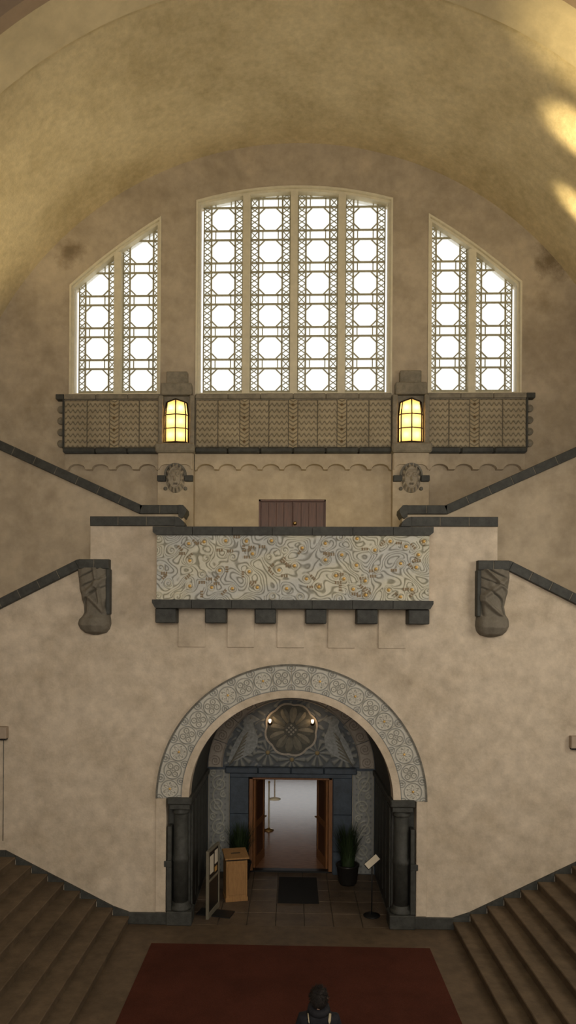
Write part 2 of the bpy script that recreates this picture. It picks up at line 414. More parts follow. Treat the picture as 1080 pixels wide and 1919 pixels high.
PITCH, OCT0, OCTH, OW, CUT = 0.772, 0.177, 0.555, 0.285, 0.16
YG = YC + 0.22
def bar_poly(a, b, w):
    a, b = Vector(a), Vector(b); d = (b - a).normalized(); n = Vector((-d.y, d.x)) * w / 2
    return [tuple(a - n), tuple(b - n), tuple(b + n), tuple(a + n)]
def make_window(name, poly, cols, label):
    root = empty(name, (0, YG, ZS)); tag(root, label, 'window', kind='structure')
    inv = Matrix.Translation((0, -YG, -ZS))
    inn = inset(poly, 0.10)
    def add(nm, loops, y0, y1, m, parent=root):
        bm = bmesh.new()
        for lp in loops: add_plate(bm, lp, y0, y1)
        me = finish(bm); me.transform(inv); return link(nm, me, m, parent)
    add('frame', [[poly, inn]], YC + 0.05, YC + 0.30, M_CREAM)
    add('frame', [[inset(poly, 0.0), inset(poly, 0.045)]], YC - 0.02, YC + 0.05, M_CREAM)
    add('window_sill', [[[(inn[0][0] if False else min(p[0] for p in poly), ZS), (max(p[0] for p in poly), ZS), (max(p[0] for p in poly), ZS + .05), (min(p[0] for p in poly), ZS + .05)]]], YC - 0.06, YC + .1, M_CREAM)
    for i in range(len(cols) - 1):
        x0, x1 = cols[i][1], cols[i+1][0]
        zt = min(top_at(poly, x0), top_at(poly, x1)) - 0.06
        add('mullion', [[[(x0, ZS), (x1, ZS), (x1, zt), (x0, zt)]]], YC + 0.03, YC + 0.30, M_CREAM)
    for (x0, x1) in cols:
        cp = clip_poly([(x0, ZS), (x1, ZS), (x1, 17), (x0, 17)], inn)
        xc = 0.5 * (x0 + x1); bars = []; small = []
        zmax = max(p[1] for p in cp)
        for x in (xc - OW, xc + OW): bars.append(((x, ZS), (x, zmax), .038))
        for x in (x0 + .012, x1 - .012): bars.append(((x, ZS), (x, zmax), .034))
        nr = int((zmax - ZS - OCT0) / PITCH) + 2
        panes = []
        def pane(pts):
            q = clip_poly(pts, cp)
            if len(q) >= 3 and parea(q) > 0.0012: panes.append(q)
        pane([(xc - OW, ZS), (xc + OW, ZS), (xc + OW, ZS + OCT0 - .0), (xc - OW, ZS + OCT0)])
        for sgn in (-1, 1):
            xa, xb = sorted((xc + sgn * OW, x1 if sgn > 0 else x0))
            pane([(xa, ZS), (xb, ZS), (xb, ZS + OCT0), (xa, ZS + OCT0)])
        for r in range(nr):
            zb = ZS + OCT0 + r * PITCH; zt = zb + OCTH; zn = zb + PITCH
            for z in (zb, zt): bars.append(((x0, z), (x1, z), .042))
            c = CUT
            L_, R_ = xc - OW, xc + OW
            pane([(L_ + c, zb), (R_ - c, zb), (R_, zb + c), (R_, zt - c), (R_ - c, zt), (L_ + c, zt), (L_, zt - c), (L_, zb + c)])
            for tri in ([(L_, zb), (L_ + c, zb), (L_, zb + c)], [(R_ - c, zb), (R_, zb), (R_, zb + c)],
                        [(R_, zt - c), (R_, zt), (R_ - c, zt)], [(L_, zt - c), (L_ + c, zt), (L_, zt)]): pane(tri)
            bars += [((L_, zb + c), (L_ + c, zb), .027), ((R_ - c, zb), (R_, zb + c), .027), ((R_, zt - c), (R_ - c, zt), .027), ((L_ + c, zt), (L_, zt - c), .027)]
            pane([(L_, zt), (R_, zt), (R_, zn), (L_, zn)])
            for x in (L_ + .10, R_ - .10): bars.append(((x, zt), (x, zn), .022))
            for sgn in (-1, 1):
                xa, xb = sorted((xc + sgn * OW, x1 if sgn > 0 else x0))
                pane([(xa, zb), (xb, zb), (xb, zt), (xa, zt)]); pane([(xa, zt), (xb, zt), (xb, zn), (xa, zn)])
                k = 4; dz = OCTH / k
                for q in range(k):
                    bars += [((xa, zb + q*dz), (xb, zb + (q+1)*dz), .015), ((xb, zb + q*dz), (xa, zb + (q+1)*dz), .015)]
                bars += [((xa, zt), (xb, zn), .015), ((xb, zt), (xa, zn), .015)]
        bm = bmesh.new()
        for k, (a, b, w) in enumerate(bars):
            q = clip_poly(bar_poly(a, b, w), cp)
            dd = .012 + .0004 * (k % 7)
            if len(q) >= 3 and parea(q) > 1e-5: add_plate(bm, [q], YG - dd, YG + dd)
        me = finish(bm); me.transform(inv); link('leading', me, M_LEAD, root)
        for q in panes: add('pane', [[q]], YG - .004, YG + .004, M_GLASS)
    return root

cw = 0.965
cc = [-1.70, -0.565, 0.57, 1.705]
make_window('window_1', win_c, [(c - cw/2, c + cw/2) for c in cc], 'tall central window of four leaded lights with octagon panes')
csr = [(3.215, 4.13), (4.30, 5.20)]
make_window('window_2', win_l, [(-b, -a) for a, b in reversed(csr)], 'left side window with two leaded lights and sloping head')
make_window('window_3', win_r, csr, 'right side window with two leaded lights and sloping head')

# ------------------------------------------------------------------ upper frieze, ledges and arcade
def wave_fn(seed, cdark=(.12, .10, .065), clight=(.40, .335, .225)):
    def fn(X, Z, U, V):
        ph = (X / .115 + seed) * 2 * PI
        tri = .5 + .5 * np.sin(ph)
        f = (Z / .142 + .42 * tri) % 1
        rid = smooth(np.abs(f - .5) * 2 / .8)
        g = 1 - smooth((1 - np.abs(f - .5) * 2) / .34)
        edge = np.minimum(np.minimum(U, 1-U) * 30, np.minimum(V, 1-V) * 30)
        e = smooth(edge)
        return .028 * (1 - g) * e, lerpc(1 - g * .85, cdark, clight) * (0.6 + .4 * e[..., None])
    return fn
def chevron_fn(X, Z, U, V):
    f = (Z / .095 - np.abs(U - .5) * 1.3) % 1
    g = 1 - smooth((1 - np.abs(f - .5) * 2) / .4)
    ros = np.minimum.reduce([np.hypot((U - .5) * .22, (V - q) * 1.17) for q in (.12, .37, .62, .88)])
    b = smooth((.045 - ros) / .02)
    c = lerpc(1 - g * .8, (.12, .10, .065), (.42, .345, .22))
    return .03 * (1 - g) + .03 * b, c * (1 - b[..., None]) + np.array((.17, .11, .05)) * b[..., None]
FZ0, FZ1, YF = 10.03, 11.19, YC - 0.16
FR = []
def frieze(x0, x1, cuts, label):
    root = empty('carved_frieze', (0.5*(x0+x1), YF, FZ0)); tag(root, label, 'frieze', 'carved friezes under the windows')
    def par(o): o.data.transform(Matrix.Translation(-root.location)); o.parent = root
    par(box('backing_stone', (x0, x1, YF, YC, FZ0, FZ1 + .0), M_PIER))
    xs = [x0] + cuts + [x1]; hw = .10
    for i in range(len(xs) - 1):
        a = xs[i] + (hw if i else 0.0) + .006; b = xs[i+1] - (hw if i < len(xs) - 2 else 0.0) - .006
        n = 2 if b - a > .85 else 1
        for k in range(n):
            p, q = a + (b-a)*k/n + .004, a + (b-a)*(k+1)/n - .004
            par(relief('wave_block', p, q, FZ0 + .01, FZ1 - .02, int((q-p)/.012), 90, YF - .004, wave_fn(random.random()), M_FRIEZE, None, .004))
    for c in cuts:
        par(relief('chevron_block', c - hw, c + hw, FZ0 + .01, FZ1 - .02, 26, 110, YF - .006, chevron_fn, M_FRIEZE, None, .006))
    n = max(2, round((x1 - x0) / .75))
    for k in range(n):
        p, q = x0 + (x1-x0)*k/n, x0 + (x1-x0)*(k+1)/n
        par(box('capstone', (p + .004, q - .004, YF - .05, YC, FZ1, ZS - .002), M_PIER, bev=.012))
        par(box('ledge_stone', (p + .004, q - .004, YF - .14, YC, FZ0 - .13, FZ0), M_STONE, bev=.03))
    return root
frieze(-2.30, 2.30, [-1.14, 0.0, 1.14], 'long carved zigzag stone frieze under the central window')
fl = frieze(-5.42, -3.14, [-4.22], 'carved zigzag stone frieze under the left side window')
fr = frieze(3.14, 5.42, [4.22], 'carved zigzag stone frieze under the right side window')
for root, s in ((fl, -1), (fr, 1)):       # rosettes on the end face
    for k in range(4):
        z = FZ0 + .14 + k * .27
        me = lathe_mesh([(.001, .08), (.035, .08), (.045, .05), (.075, .045), (.085, .03), (.085, 0)], 14)
        me.transform(Matrix.Rotation(PI/2, 4, 'X')); me.transform(Matrix.Translation((s*5.53, YC - .05, z)) ); me.transform(Matrix.Translation(-root.location))
        link('rosette', me, M_PIER, root)
    o = box('end_capstone', (min(s*5.42, s*5.62), max(s*5.42, s*5.62), YF - .04, YC, FZ1, ZS), M_STONE, None, .01); o.data.transform(Matrix.Translation(-root.location)); o.parent = root
    o = box('end_stone', (min(s*5.42, s*5.46), max(s*5.42, s*5.46), YF - .03, YC, FZ0, FZ1), M_STONE, None, .008); o.data.transform(Matrix.Translation(-root.location)); o.parent = root

def arcade(x0, x1, n, y0, y1, z0, z1, rr, m):
    pts = [(x0, z1), (x0, z0)]
    w = (x1 - x0) / n
    for i in range(n):
        c = x0 + (i + .5) * w
        pts += [(c - rr * math.cos(t), z0 + .02 + rr * .62 * math.sin(t)) for t in np.linspace(0, PI, 11)]
    pts += [(x1, z0), (x1, z1)]
    return pts
for x0, x1, n, lb in ((-2.31, 2.31, 9, 'long scalloped plaster moulding above the upper door'), (-5.40, -3.15, 4, 'scalloped plaster moulding below the left frieze'), (3.15, 5.40, 4, 'scalloped plaster moulding below the right frieze')):
    o = plate('scalloped_moulding', [arcade(x0, x1, n, 0, 0, 9.52, 9.90, .205, None)], YC - .15, YC, M_PLASTER2); tag(o, lb, 'moulding', 'scalloped mouldings')

# piers with lanterns and masks
def mask_fn(flip):
    def fn(X, Z, U, V):
        x = (U - .5) * 2; z = (V - .5) * 2
        r = np.hypot(x, z)
        dome = np.sqrt(np.clip(1 - r*r, 0, 1))
        h = .10 * dome
        ex = np.hypot((np.abs(x) - .34) / .20, (z - .18) / .13)
        h = h + .03 * smooth(1.5 - ex) - .035 * smooth(1 - ex * 1.6)
        h += .05 * smooth(1 - np.abs(x) / .16) * smooth((.2 - z) / .3) * smooth((z + .28) / .12)     # nose
        h -= .05 * smooth(1 - np.abs(x) / .36) * smooth(1 - np.abs(z + .42) / .09)                     # mouth
        h += .035 * smooth(1 - np.abs(x) / .07) * smooth(1 - np.abs(z + .42) / .12)                    # tooth
        h += .03 * smooth(1 - np.abs(z - .40 - .1*np.abs(x)) / .10) * smooth(1 - np.abs(x) / .7)      # brows
        h += .02 * np.cos(14 * np.arctan2(z, x)) * smooth((r - .68) / .12)                            # rays of hair and beard
        h += .03 * smooth(1 - np.abs(r - .70) / .06)
        h = .10 * dome + (h - .10 * dome) * 1.7
        cav_shade = smooth((.10 * dome - .004 - h) / .03)  # recess shade painted into the face colour where the carving dips
        c = lerpc(cav_shade * .7, (.36, .31, .235), (.13, .115, .09))
        return h, c
    return fn
M_MASK = mat('carved_mask_stone', (1, 1, 1), 0.85, 0.2, 18, 0.2, 3, 0.4, 60, attr=True)
for s, nm, lbl in ((-1, 'left', 'left'), (1, 'right', 'right')):
    xc = s * 2.745
    root = empty('wall_pier', (xc, YC, 6.7)); tag(root, 'plaster pier with stepped stone lamp niche beside the %s window' % lbl, 'pier', 'lamp piers between the windows')
    T = Matrix.Translation(-root.location)
    def P(o): o.data.transform(T); o.parent = root; return o
    P(box('shaft', (xc - .42, xc + .42, YC - .26, YC, 6.7, 9.88), M_PLASTER2))
    P(box('capstone', (xc - .25, xc + .25, YC - .16, YC, 11.55, 11.85), M_PIER, None, .015))
    P(box('capstone', (xc - .36, xc + .36, YC - .26, YC, 11.27, 11.55), M_PIER, None, .02))
    P(box('niche_back', (xc - .42, xc + .42, YC - .10, YC, 10.06, 11.27), M_PIER))
    P(box('niche_side', (xc - .43, xc - .31, YC - .24, YC - .1, 10.10, 11.27), M_PIER, None, .02))
    P(box('niche_side', (xc + .31, xc + .43, YC - .24, YC - .1, 10.10, 11.27), M_PIER, None, .02))
    P(box('ledge', (xc - .46, xc + .46, YC - .44, YC, 9.88, 10.10), M_PIER, None, .035))
    # two small arches
    pts = arcade(xc - .40, xc + .40, 2, 0, 0, 9.50, 9.88, .17, None)
    P(plate('scallop', [pts], YC - .31, YC - .26, M_PLASTER2))
    # dark stone stubs
    for q in (-1, 1):
        P(box('stub_stone', (xc + q*.32 - .10, xc + q*.32 + .10, YC - .36, YC - .26, 9.22, 9.36), M_STONE, None, .012))
    # mask
    mk = empty('stone_mask', (xc, YC - .26, 8.96)); tag(mk, 'carved grotesque stone face below the %s lantern' % lbl, 'mask', 'carved faces under the lanterns')
    n = 46
    U, V = np.meshgrid(np.linspace(0, 1, n), np.linspace(0, 1, n + 12))
    # ellipse mapping
    zz = (V - .5) * 2; half = np.sqrt(np.clip(1 - np.abs(zz) ** 2.6, 0.0, 1)) ; xx = (U - .5) * 2 * np.maximum(half, .02)
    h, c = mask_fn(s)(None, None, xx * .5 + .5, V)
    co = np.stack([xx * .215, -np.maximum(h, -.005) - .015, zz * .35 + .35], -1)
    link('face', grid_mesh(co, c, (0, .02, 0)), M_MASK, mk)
    bm = bmesh.new(); add_plate(bm, [arc(0, .43, .26, -.25, PI + .25, 24) + list(reversed(arc(0, .43, .215, -.25, PI + .25, 24)))], -.07, 0)
    link('halo', finish(bm), M_STONE2, mk)
    for q in (-1, 1):
        me = lathe_mesh([(.001, .07), (.03, .065), (.045, .03), (.045, 0)], 10); me.transform(Matrix.Rotation(PI/2, 4, 'X'))
        e = link('earring', me, M_STONE2, mk); e.location = (q * .235, 0, .10)
    # lantern
    ln = empty('wall_lantern', (xc, YC - .12, 10.11)); tag(ln, 'lit amber glass lantern with bronze bars below the %s pier cap' % lbl, 'lantern', 'bronze wall lanterns')
    plan = [(-.285, 0.0), (-.275, -.07), (-.235, -.16), (0.0, -.225), (.235, -.16), (.275, -.07), (.285, 0.0)]
    zt = [0.03, .36, .68, 0.98]
    for i in range(6):
        (ax, ay), (bx, by) = plan[i], plan[i+1]
        for r in range(3):
            z0, z1 = zt[r] + .008, zt[r+1] - .008
            # top row leans inward to a pointed crown
            k = .86 if r == 2 else 1.0
            bm = bmesh.new()
            bulge = -.012
            q = [(ax, ay, z0), (bx, by, z0), (bx*k, by*k, z1 + (.06 if r == 2 and abs(bx) < .01 else 0)), (ax*k, ay*k, z1 + (.06 if r == 2 and abs(ax) < .01 else 0))]
            vs = [bm.verts.new(v) for v in q]; bm.faces.new(vs)
            link('lantern_pane', finish(bm), M_AMBER, ln)
    for i in range(7):
        ax, ay = plan[i]
        tube('bar', [(ax, ay, 0.0), (ax, ay, zt[2]), (ax*.86, ay*.86, zt[3] + (.06 if i == 3 else 0))], .020 if i in (1, 5) else .015, M_BRONZE, ln, 6)
    for z, k in ((zt[0], 1.0), (zt[1], 1.0), (zt[2], 1.0)):
        tube('band', [(x*k*1.01, y*k*1.02, z) for x, y in plan], .013 if z > .1 else .02, M_BRONZE, ln, 6)
    tube('band', [(x*.87, y*.87, zt[3] + (.06 if i == 3 else 0)) for i, (x, y) in enumerate(plan)], .018, M_BRONZE, ln, 6)
    bm = bmesh.new(); vs = [bm.verts.new((x*.9, y*.9, zt[3] + (.06 if i == 3 else 0))) for i, (x, y) in enumerate(plan)]
    bm.faces.new(vs); link('roof', finish(bm), M_BRONZE, ln)
    bm = bmesh.new(); vs = [bm.verts.new((x, y, 0.012)) for x, y in plan]; bm.faces.new(vs); link('base_plate', finish(bm), M_BRONZE, ln)
    for r in range(3):
        zb = 0.5 * (zt[r] + zt[r+1])
        for dx in (-.10, .10):
            l = bpy.data.lights.new('lantern_bulb', 'POINT'); l.energy = 2.3; l.color = (1.0, 0.72, 0.38); l.shadow_soft_size = .03
            lo = bpy.data.objects.new('lantern_bulb', l); COL.objects.link(lo); lo.parent = ln; lo.location = (dx, -.095, zb)

# double door on the landing
d1 = empty('door_1', (0, YC + .12, 6.7)); tag(d1, 'dark mahogany double door on the upper landing', 'door', kind='structure')
def dbox(nm, b, m, parent, bev=0): 
    bm = bmesh.new(); add_box(bm, *b, bev=bev); return link(nm, finish(bm), m, parent)
for s in (-1, 1):
    lf = dbox('door_leaf', (min(s*.004, s*.76), max(s*.004, s*.76), -.03, .03, .01, 2.12), M_WOOD, d1, .006)
    for k in range(4):
        a, b = sorted((s * (.03 + k*.18), s * (.03 + k*.18 + .172)))
        dbox('plank', (a, b, -.045, -.03, .03, 2.10), M_WOOD, lf, .004)
me = lathe_mesh([(.001, .09), (.035, .085), (.04, .06), (.015, .04), (.015, .0), (.05, 0), (.05, -.01)], 14); me.transform(Matrix.Rotation(PI/2, 4, 'X'))
kn = link('door_knob', me, M_BRASS, d1); kn.location = (.06, -.045, 1.60)
dbox('door_backing', (-.80, .79, .035, .06, 0, 2.16), M_WOOD, d1)  # unseen board added behind the leaves to block sky through the gap
dbox('door_frame', (-.80, -.76, -.08, .02, 0, 2.16), M_WOOD, d1); dbox('door_frame', (.76, .79, -.08, .02, 0, 2.16), M_WOOD, d1); dbox('door_frame', (-.80, .79, -.08, .02, 2.12, 2.16), M_WOOD, d1)

# ------------------------------------------------------------------ stone copings laid on the walls
def coping_run(root, pts, y0, y1, th, step, m, joint=.006):
    for (ax, az), (bx, bz) in zip(pts, pts[1:]):
        L_ = math.hypot(bx-ax, bz-az); n = max(1, round(L_ / step))
        dx, dz = (bx-ax)/L_, (bz-az)/L_
        sg = 1 if bx > ax else -1; mx_, mz_ = -dz*sg, dx*sg
        q = [(ax+dx*.01+mx_*.012, az+dz*.01+mz_*.012), (bx-dx*.01+mx_*.012, bz-dz*.01+mz_*.012), (bx-dx*.01+mx_*(th-.012), bz-dz*.01+mz_*(th-.012)), (ax+dx*.01+mx_*(th-.012), az+dz*.01+mz_*(th-.012))]
        bm = bmesh.new(); add_plate(bm, [q], y0 + .008, y1 - .008); me = finish(bm); me.transform(Matrix.Translation(-root.location)); link('mortar_bed', me, M_PIER, root)
        for k in range(n):
            t0, t1 = L_*k/n + joint/2, L_*(k+1)/n - joint/2
            p = [(ax+dx*t0, az+dz*t0), (ax+dx*t1, az+dz*t1)]
            bm = bmesh.new()
            nx, nz = -dz*th*(1 if bx > ax else -1), dx*th*(1 if bx > ax else -1)
            q = [p[0], p[1], (p[1][0]+nx, p[1][1]+nz), (p[0][0]+nx, p[0][1]+nz)]
            add_plate(bm, [q], y0, y1)
            bmesh.ops.recalc_face_normals(bm, faces=bm.faces[:])
            es = [e for e in bm.edges if all(abs(v.co.y - y0) < 1e-4 for v in e.verts) and len(e.link_faces) == 2 and any(abs(f.normal.y) < .5 for f in e.link_faces)]
            try: bmesh.ops.bevel(bm, geom=es, offset=.010, segments=1, affect='EDGES')
            except Exception: pass
            me = finish(bm); me.transform(Matrix.Translation(-root.location)); link('coping_stone', me, m, root)
    return root
ti = 2
for s, sd in ((-1, 'left'), (1, 'right')):
    r = empty('trim_%d' % ti, (s*BB[0], YB, BB[1])); ti += 1; tag(r, 'dark stone coping of the %s upper stair rail' % sd, 'handrail', 'dark stone stair copings', 'structure')
    coping_run(r, [(s*8.0, BB[1] + (8.0 - BB[0])*bs), (s*(BB[0]), BB[1])], YB - .08, YB + .34, .19, .52, M_STONE)
    coping_run(r, [(s*BB[0], BB[1]), (s*2.42, BB[1])], YB - .08, YB + .34, .19, .5, M_STONE)
    o = plate('scroll_end', [[(s*2.42, BB[1]+.19), (s*2.36, BB[1]+.185), (s*2.30, BB[1]+.12), (s*2.29, BB[1]+.04), (s*2.34, BB[1]-.06), (s*2.40, BB[1]-.10), (s*2.46, BB[1]-.06), (s*2.46, BB[1]+.19)]], YB - .10, YB + .36, M_STONE)
    o.data.transform(Matrix.Translation(-r.location)); o.parent = r
    r = empty('trim_%d' % ti, (s*RAIL_BEND[0], YA, RAIL_BEND[1])); ti += 1; tag(r, 'dark stone coping of the %s lower stair rail' % sd, 'handrail', 'dark stone stair copings', 'structure')
    zb = RAIL_BEND[1] - .14
    coping_run(r, [(s*8.0, zb - (8.0 - RAIL_BEND[0])*SLOPE), (s*RAIL_BEND[0], zb)], YA - .10, YA + .36, .185, .44, M_STONE)
    coping_run(r, [(s*RAIL_BEND[0], zb), (s*3.56, zb)], YA - .16, YA + (.0), .185, .35, M_STONE)
    al = math.atan(SLOPE)
    o = plate('mitre_stone', [[(s*RAIL_BEND[0], zb + .004), (s*(RAIL_BEND[0] + .004), zb + .184), (s*(RAIL_BEND[0] + .045), zb + .182), (s*(RAIL_BEND[0] + .185*math.sin(al)), zb + .185*math.cos(al) - .002)]], YA - .10, YA + .30, M_STONE)
    o.data.transform(Matrix.Translation(-r.location)); o.parent = r
    r = empty('trim_%d' % ti, (s*PX, YA, top)); ti += 1; tag(r, 'dark stone coping on the %s parapet beside the balcony' % sd, 'coping', 'dark stone parapet copings', 'structure')
    coping_run(r, [(s*PX, top), (s*2.30, top)], YA - .06, YA + .36, .185, .56, M_STONE)
    o = plate('rounded_end', [[(s*2.305, top+.185), (s*2.22, top+.17), (s*2.14, top+.10), (s*2.10, top+.0), (s*2.305, top)]], YA - .06, YA + .36, M_STONE)
    o.data.transform(Matrix.Translation(-r.location)); o.parent = r

# ------------------------------------------------------------------ balcony
BY = 13.65
bal = empty('balcony', (0, BY, 6.19)); tag(bal, 'projecting balcony with pale swirling mosaic front and gilt bosses', 'balcony')
TB = Matrix.Translation(-bal.location)
def PB(o): o.data.transform(TB); o.parent = bal; return o
PB(box('body', (-2.60, 2.60, BY + .012, YA, 6.34, 7.58), M_PLASTER))
bx = [(575,218),(645,210),(745,205),(840,207),(955,205),(580,297),(868,265),(717,342),(853,347),(445,330),(580,413),(680,420),(775,425),(890,420),(1025,425),(495,250),(480,400),(990,340)]
b2 = [(65,238),(172,217),(172,293),(318,190),(248,270),(315,318),(405,335),(257,380),(355,390),(85,380),(142,417),(300,428),(358,455),(463,432),(570,430),(518,468),(470,208),(543,232),(400,248),(518,310),(590,327),(625,208),(600,270),(220,365),(30,320)]
BOSS = [at(120 + x/2.4545, 930 + y/2.4545, BY) for x, y in bx] + [at(540 + x/2.4545, 930 + y/2.4545, BY) for x, y in b2]
BOSS = [(p.x, min(max(p.z, 6.42), 7.52)) for p in BOSS if abs(p.x) < 2.56]
rnd = random.Random(3)
TIES = []
for i, p in enumerate(BOSS):
    q = min((b for b in BOSS if b != p), key=lambda b: (b[0]-p[0])**2 + (b[1]-p[1])**2 * 1.0)
    TIES.append(((p[0]+q[0])/2 + rnd.uniform(-.05, .05), (p[1]+q[1])/2 + rnd.uniform(-.1, .1), rnd.choice((0, .8, -.8, 0))))
for _ in range(22): TIES.append((rnd.uniform(-2.5, 2.5), rnd.uniform(6.45, 7.5), rnd.choice((0, 0, .8, -.8, 1.57))))
CENT = list(BOSS)
for _ in range(4000):
    q = (rnd.uniform(-2.58, 2.58), rnd.uniform(6.38, 7.56))
    if min(math.hypot(q[0]-a, q[1]-b) for a, b in CENT) > .30: CENT.append(q)
def swirl_fn(X, Z, U, V):
    wob = .05 * np.sin(9.1 * X + 2 * np.sin(7.3 * Z)) + .04 * np.sin(13 * Z + 3 * np.sin(5.1 * X + 1)) 
    acc = np.zeros_like(X); ang = np.zeros_like(X); best = np.full(X.shape, 9.0)
    for i, (a, b) in enumerate(CENT):
        d = np.hypot(X - a, Z - b)
        acc += np.exp(-d * 13) * (1.0 if i < len(BOSS) else .45 + .5 * ((i * 37) % 10) / 10)
        sp = (1 if i % 2 else -1) * np.arctan2(Z - b, X - a) / (2 * PI)
        w = d < best; ang = np.where(w, sp * smooth((.19 - d) / .08), ang); best = np.minimum(best, d)
    sd = -np.log(acc + 1e-9) / 13 + wob * smooth((best - .05) / .08)
    f = (sd / .047 + ang) % 1
    g = 1 - smooth((1 - np.abs(f - .5) * 2) / .5)
    c = lerpc(1 - g, (.27, .255, .18), (.63, .60, .48))
    c2 = lerpc(1 - g, (.25, .245, .21), (.53, .53, .49))
    t = smooth(.5 + 1.2 * np.sin(2.7 * X + 1.3 * Z) * np.sin(5.1 * Z - 1.7 * X))
    c = c * (1 - t[..., None]) + c2 * t[..., None]
    h = .018 * (1 - g)
    for (a, b, r) in TIES:
        lx = (X - a) * math.cos(r) + (Z - b) * math.sin(r); lz = -(X - a) * math.sin(r) + (Z - b) * math.cos(r)
        m = (np.abs(lz) < .028) & (np.abs(lx) < .062) & ((np.abs(lx) < .016) | (np.abs(np.abs(lx) - .045) < .016))
        c[m] = (.23, .165, .09); h = np.where(m, .022, h)
    ring = smooth(1 - np.abs(best - .062) / .016)
    h = h + .02 * ring; c = c * (1 - .7*ring[..., None]) + np.array((.60, .56, .42)) * .7 * ring[..., None]
    return h, c
PB(relief('mosaic_panel', -2.59, 2.59, 6.35, 7.575, 620, 150, BY, swirl_fn, M_MOSAIC, None, .012))
me = lathe_mesh([(.001, .034), (.018, .030), (.032, .014), (.034, 0)], 10); me.transform(Matrix.Rotation(PI/2, 4, 'X'))
for i, (a, b) in enumerate(BOSS):
    if i in (9, 15, 16): continue
    o = link('gilt_boss', me, M_GOLD, bal); o.location = (a, -.012, b - 6.19)
for k in range(7):
    a, b = -2.66 + 5.32*k/7, -2.66 + 5.32*(k+1)/7
    for nm, z0, z1, d in (('coping_stone', 7.58, 7.735, .09), ('ledge_stone', 6.185, 6.345, .12)):
        e0 = .06 if k == 0 else 0; e1 = .06 if k == 6 else 0
        pts = [(a + .004 + (e0 if nm[0] == 'c' else 0), z0), (b - .004 - (e1 if nm[0] == 'c' else 0), z0), (b - .004, z0 + .05), (b - .004, z1), (a + .004, z1), (a + .004, z0 + .05)]
        if nm[0] == 'l': pts = [(a + .004 + e0, z0), (b - .004 - e1, z0), (b - .004, z1 - .06), (b - .004, z1), (a + .004, z1), (a + .004, z1 - .06)]
        PB(plate(nm, [pts], BY - d, YA + (.36 if nm[0] == 'c' else -.01), M_STONE))
for px in (310.5, 404, 497.5, 592, 687, 782.5):
    x = (px - 547) / 98.0
    PB(box('corbel', (x - .20, x + .20, BY - .02, YA, 5.90, 6.185), M_STONE, None, .018))
for px in (359, 451.5, 545, 640, 734):
    x = (px - 547) / 96.0
    PB(box('plaster_pad', (x - .27, x + .27, YA - .028, YA, 5.43, 6.185), M_PLASTER, None, .012))

# ------------------------------------------------------------------ carved corbel figures ending the lower rails
def figure(s, label):
    root = empty('corbel_figure', (s*3.85, YA, 5.66)); tag(root, label, 'sculpture', 'carved corbels ending the lower rails')
    zs = [5.66, 5.70, 5.78, 5.88, 5.96, 6.02, 6.10, 6.25, 6.5, 6.75, 6.97]
    inn = [3.80, 3.64, 3.57, 3.545, 3.55, 3.56, 3.57, 3.57, 3.56, 3.56, 3.56]
    out = [3.90, 4.06, 4.15, 4.19, 4.17, 4.11, 4.07, 4.08, 4.15, 4.19, 4.22]
    if s > 0: out = [3.90, 4.06, 4.14, 4.18, 4.18, 4.17, 4.12, 4.09, 4.15, 4.19, 4.20]
    XL = lambda Z: np.interp(Z, zs, inn); XR = lambda Z: np.interp(Z, zs, out)
    def fn(X, Z, U, V):
        d = np.interp(Z, [5.66, 5.72, 5.85, 5.98, 6.06, 6.3, 6.6, 6.97], [.05, .22, .32, .30, .24, .25, .22, .17])
        prof = np.sqrt(np.clip(1 - np.abs(U*2 - 1) ** 3.0, 0, 1))
        h = d * prof
        zz = Z - 5.66
        low = smooth((.45 - zz) / .08)
        fold = np.abs(np.sin(9 * zz + 4.2 * (U - .5) + 1.4 * np.sin(6 * zz))) 
        limb = smooth(1 - np.abs(zz - .62 - .55 * (U - .45)) / .11) + smooth(1 - np.abs(zz - .98 + .5 * (U - .4)) / .10) + smooth(1 - np.abs(U - .32 - .25*(zz - .8)) / .10) * (zz > .5)
        if s > 0: limb = smooth(1 - np.abs(zz - .55 + .5 * (U - .5)) / .09) + smooth(1 - np.abs(zz - .95 - .45 * (U - .55)) / .10) + smooth(1 - np.abs(zz - 1.15 + .6*(U - .5)) / .07)
        face = smooth(1 - np.hypot((U - .42) / .16, (zz - 1.0) / .13))
        h = h + (1 - low) * (-.05 * smooth(1 - fold / .35) + .075 * np.clip(limb, 0, 1) + .04 * face) * prof
        h = h + low * .012 * np.sin(16 * U) * prof
        cav_shade = smooth((d * prof * .96 - h) / .05)  # hollows between folds and limbs coloured darker, as painted shade
        return h, lerpc(cav_shade, (.20, .178, .14), (.065, .06, .048))
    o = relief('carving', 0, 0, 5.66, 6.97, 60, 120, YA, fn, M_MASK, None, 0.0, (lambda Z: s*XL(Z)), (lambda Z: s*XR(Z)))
    o.data.transform(Matrix.Translation(-root.location)); o.parent = root
    if s < 0: o.data.flip_normals()
    o = box('edge_slab', (min(s*3.54, s*3.62), max(s*3.54, s*3.62), YA - .17, YA, 6.06, 6.95), M_STONE, None, .015)
    o.data.transform(Matrix.Translation(-root.location)); o.parent = root
figure(-1, 'dark carved stone corbel figure ending the left lower rail')
figure(1, 'dark carved stone corbel figure ending the right lower rail')

# ------------------------------------------------------------------ portal
po = empty('portal', (0, YA, 0)); tag(po, 'arched entrance portal with medallion band and dark stone jambs', 'portal')
TP = Matrix.Translation(-po.location)
def PP(o, par=None):
    o.data.transform(TP); o.parent = par or po; return o
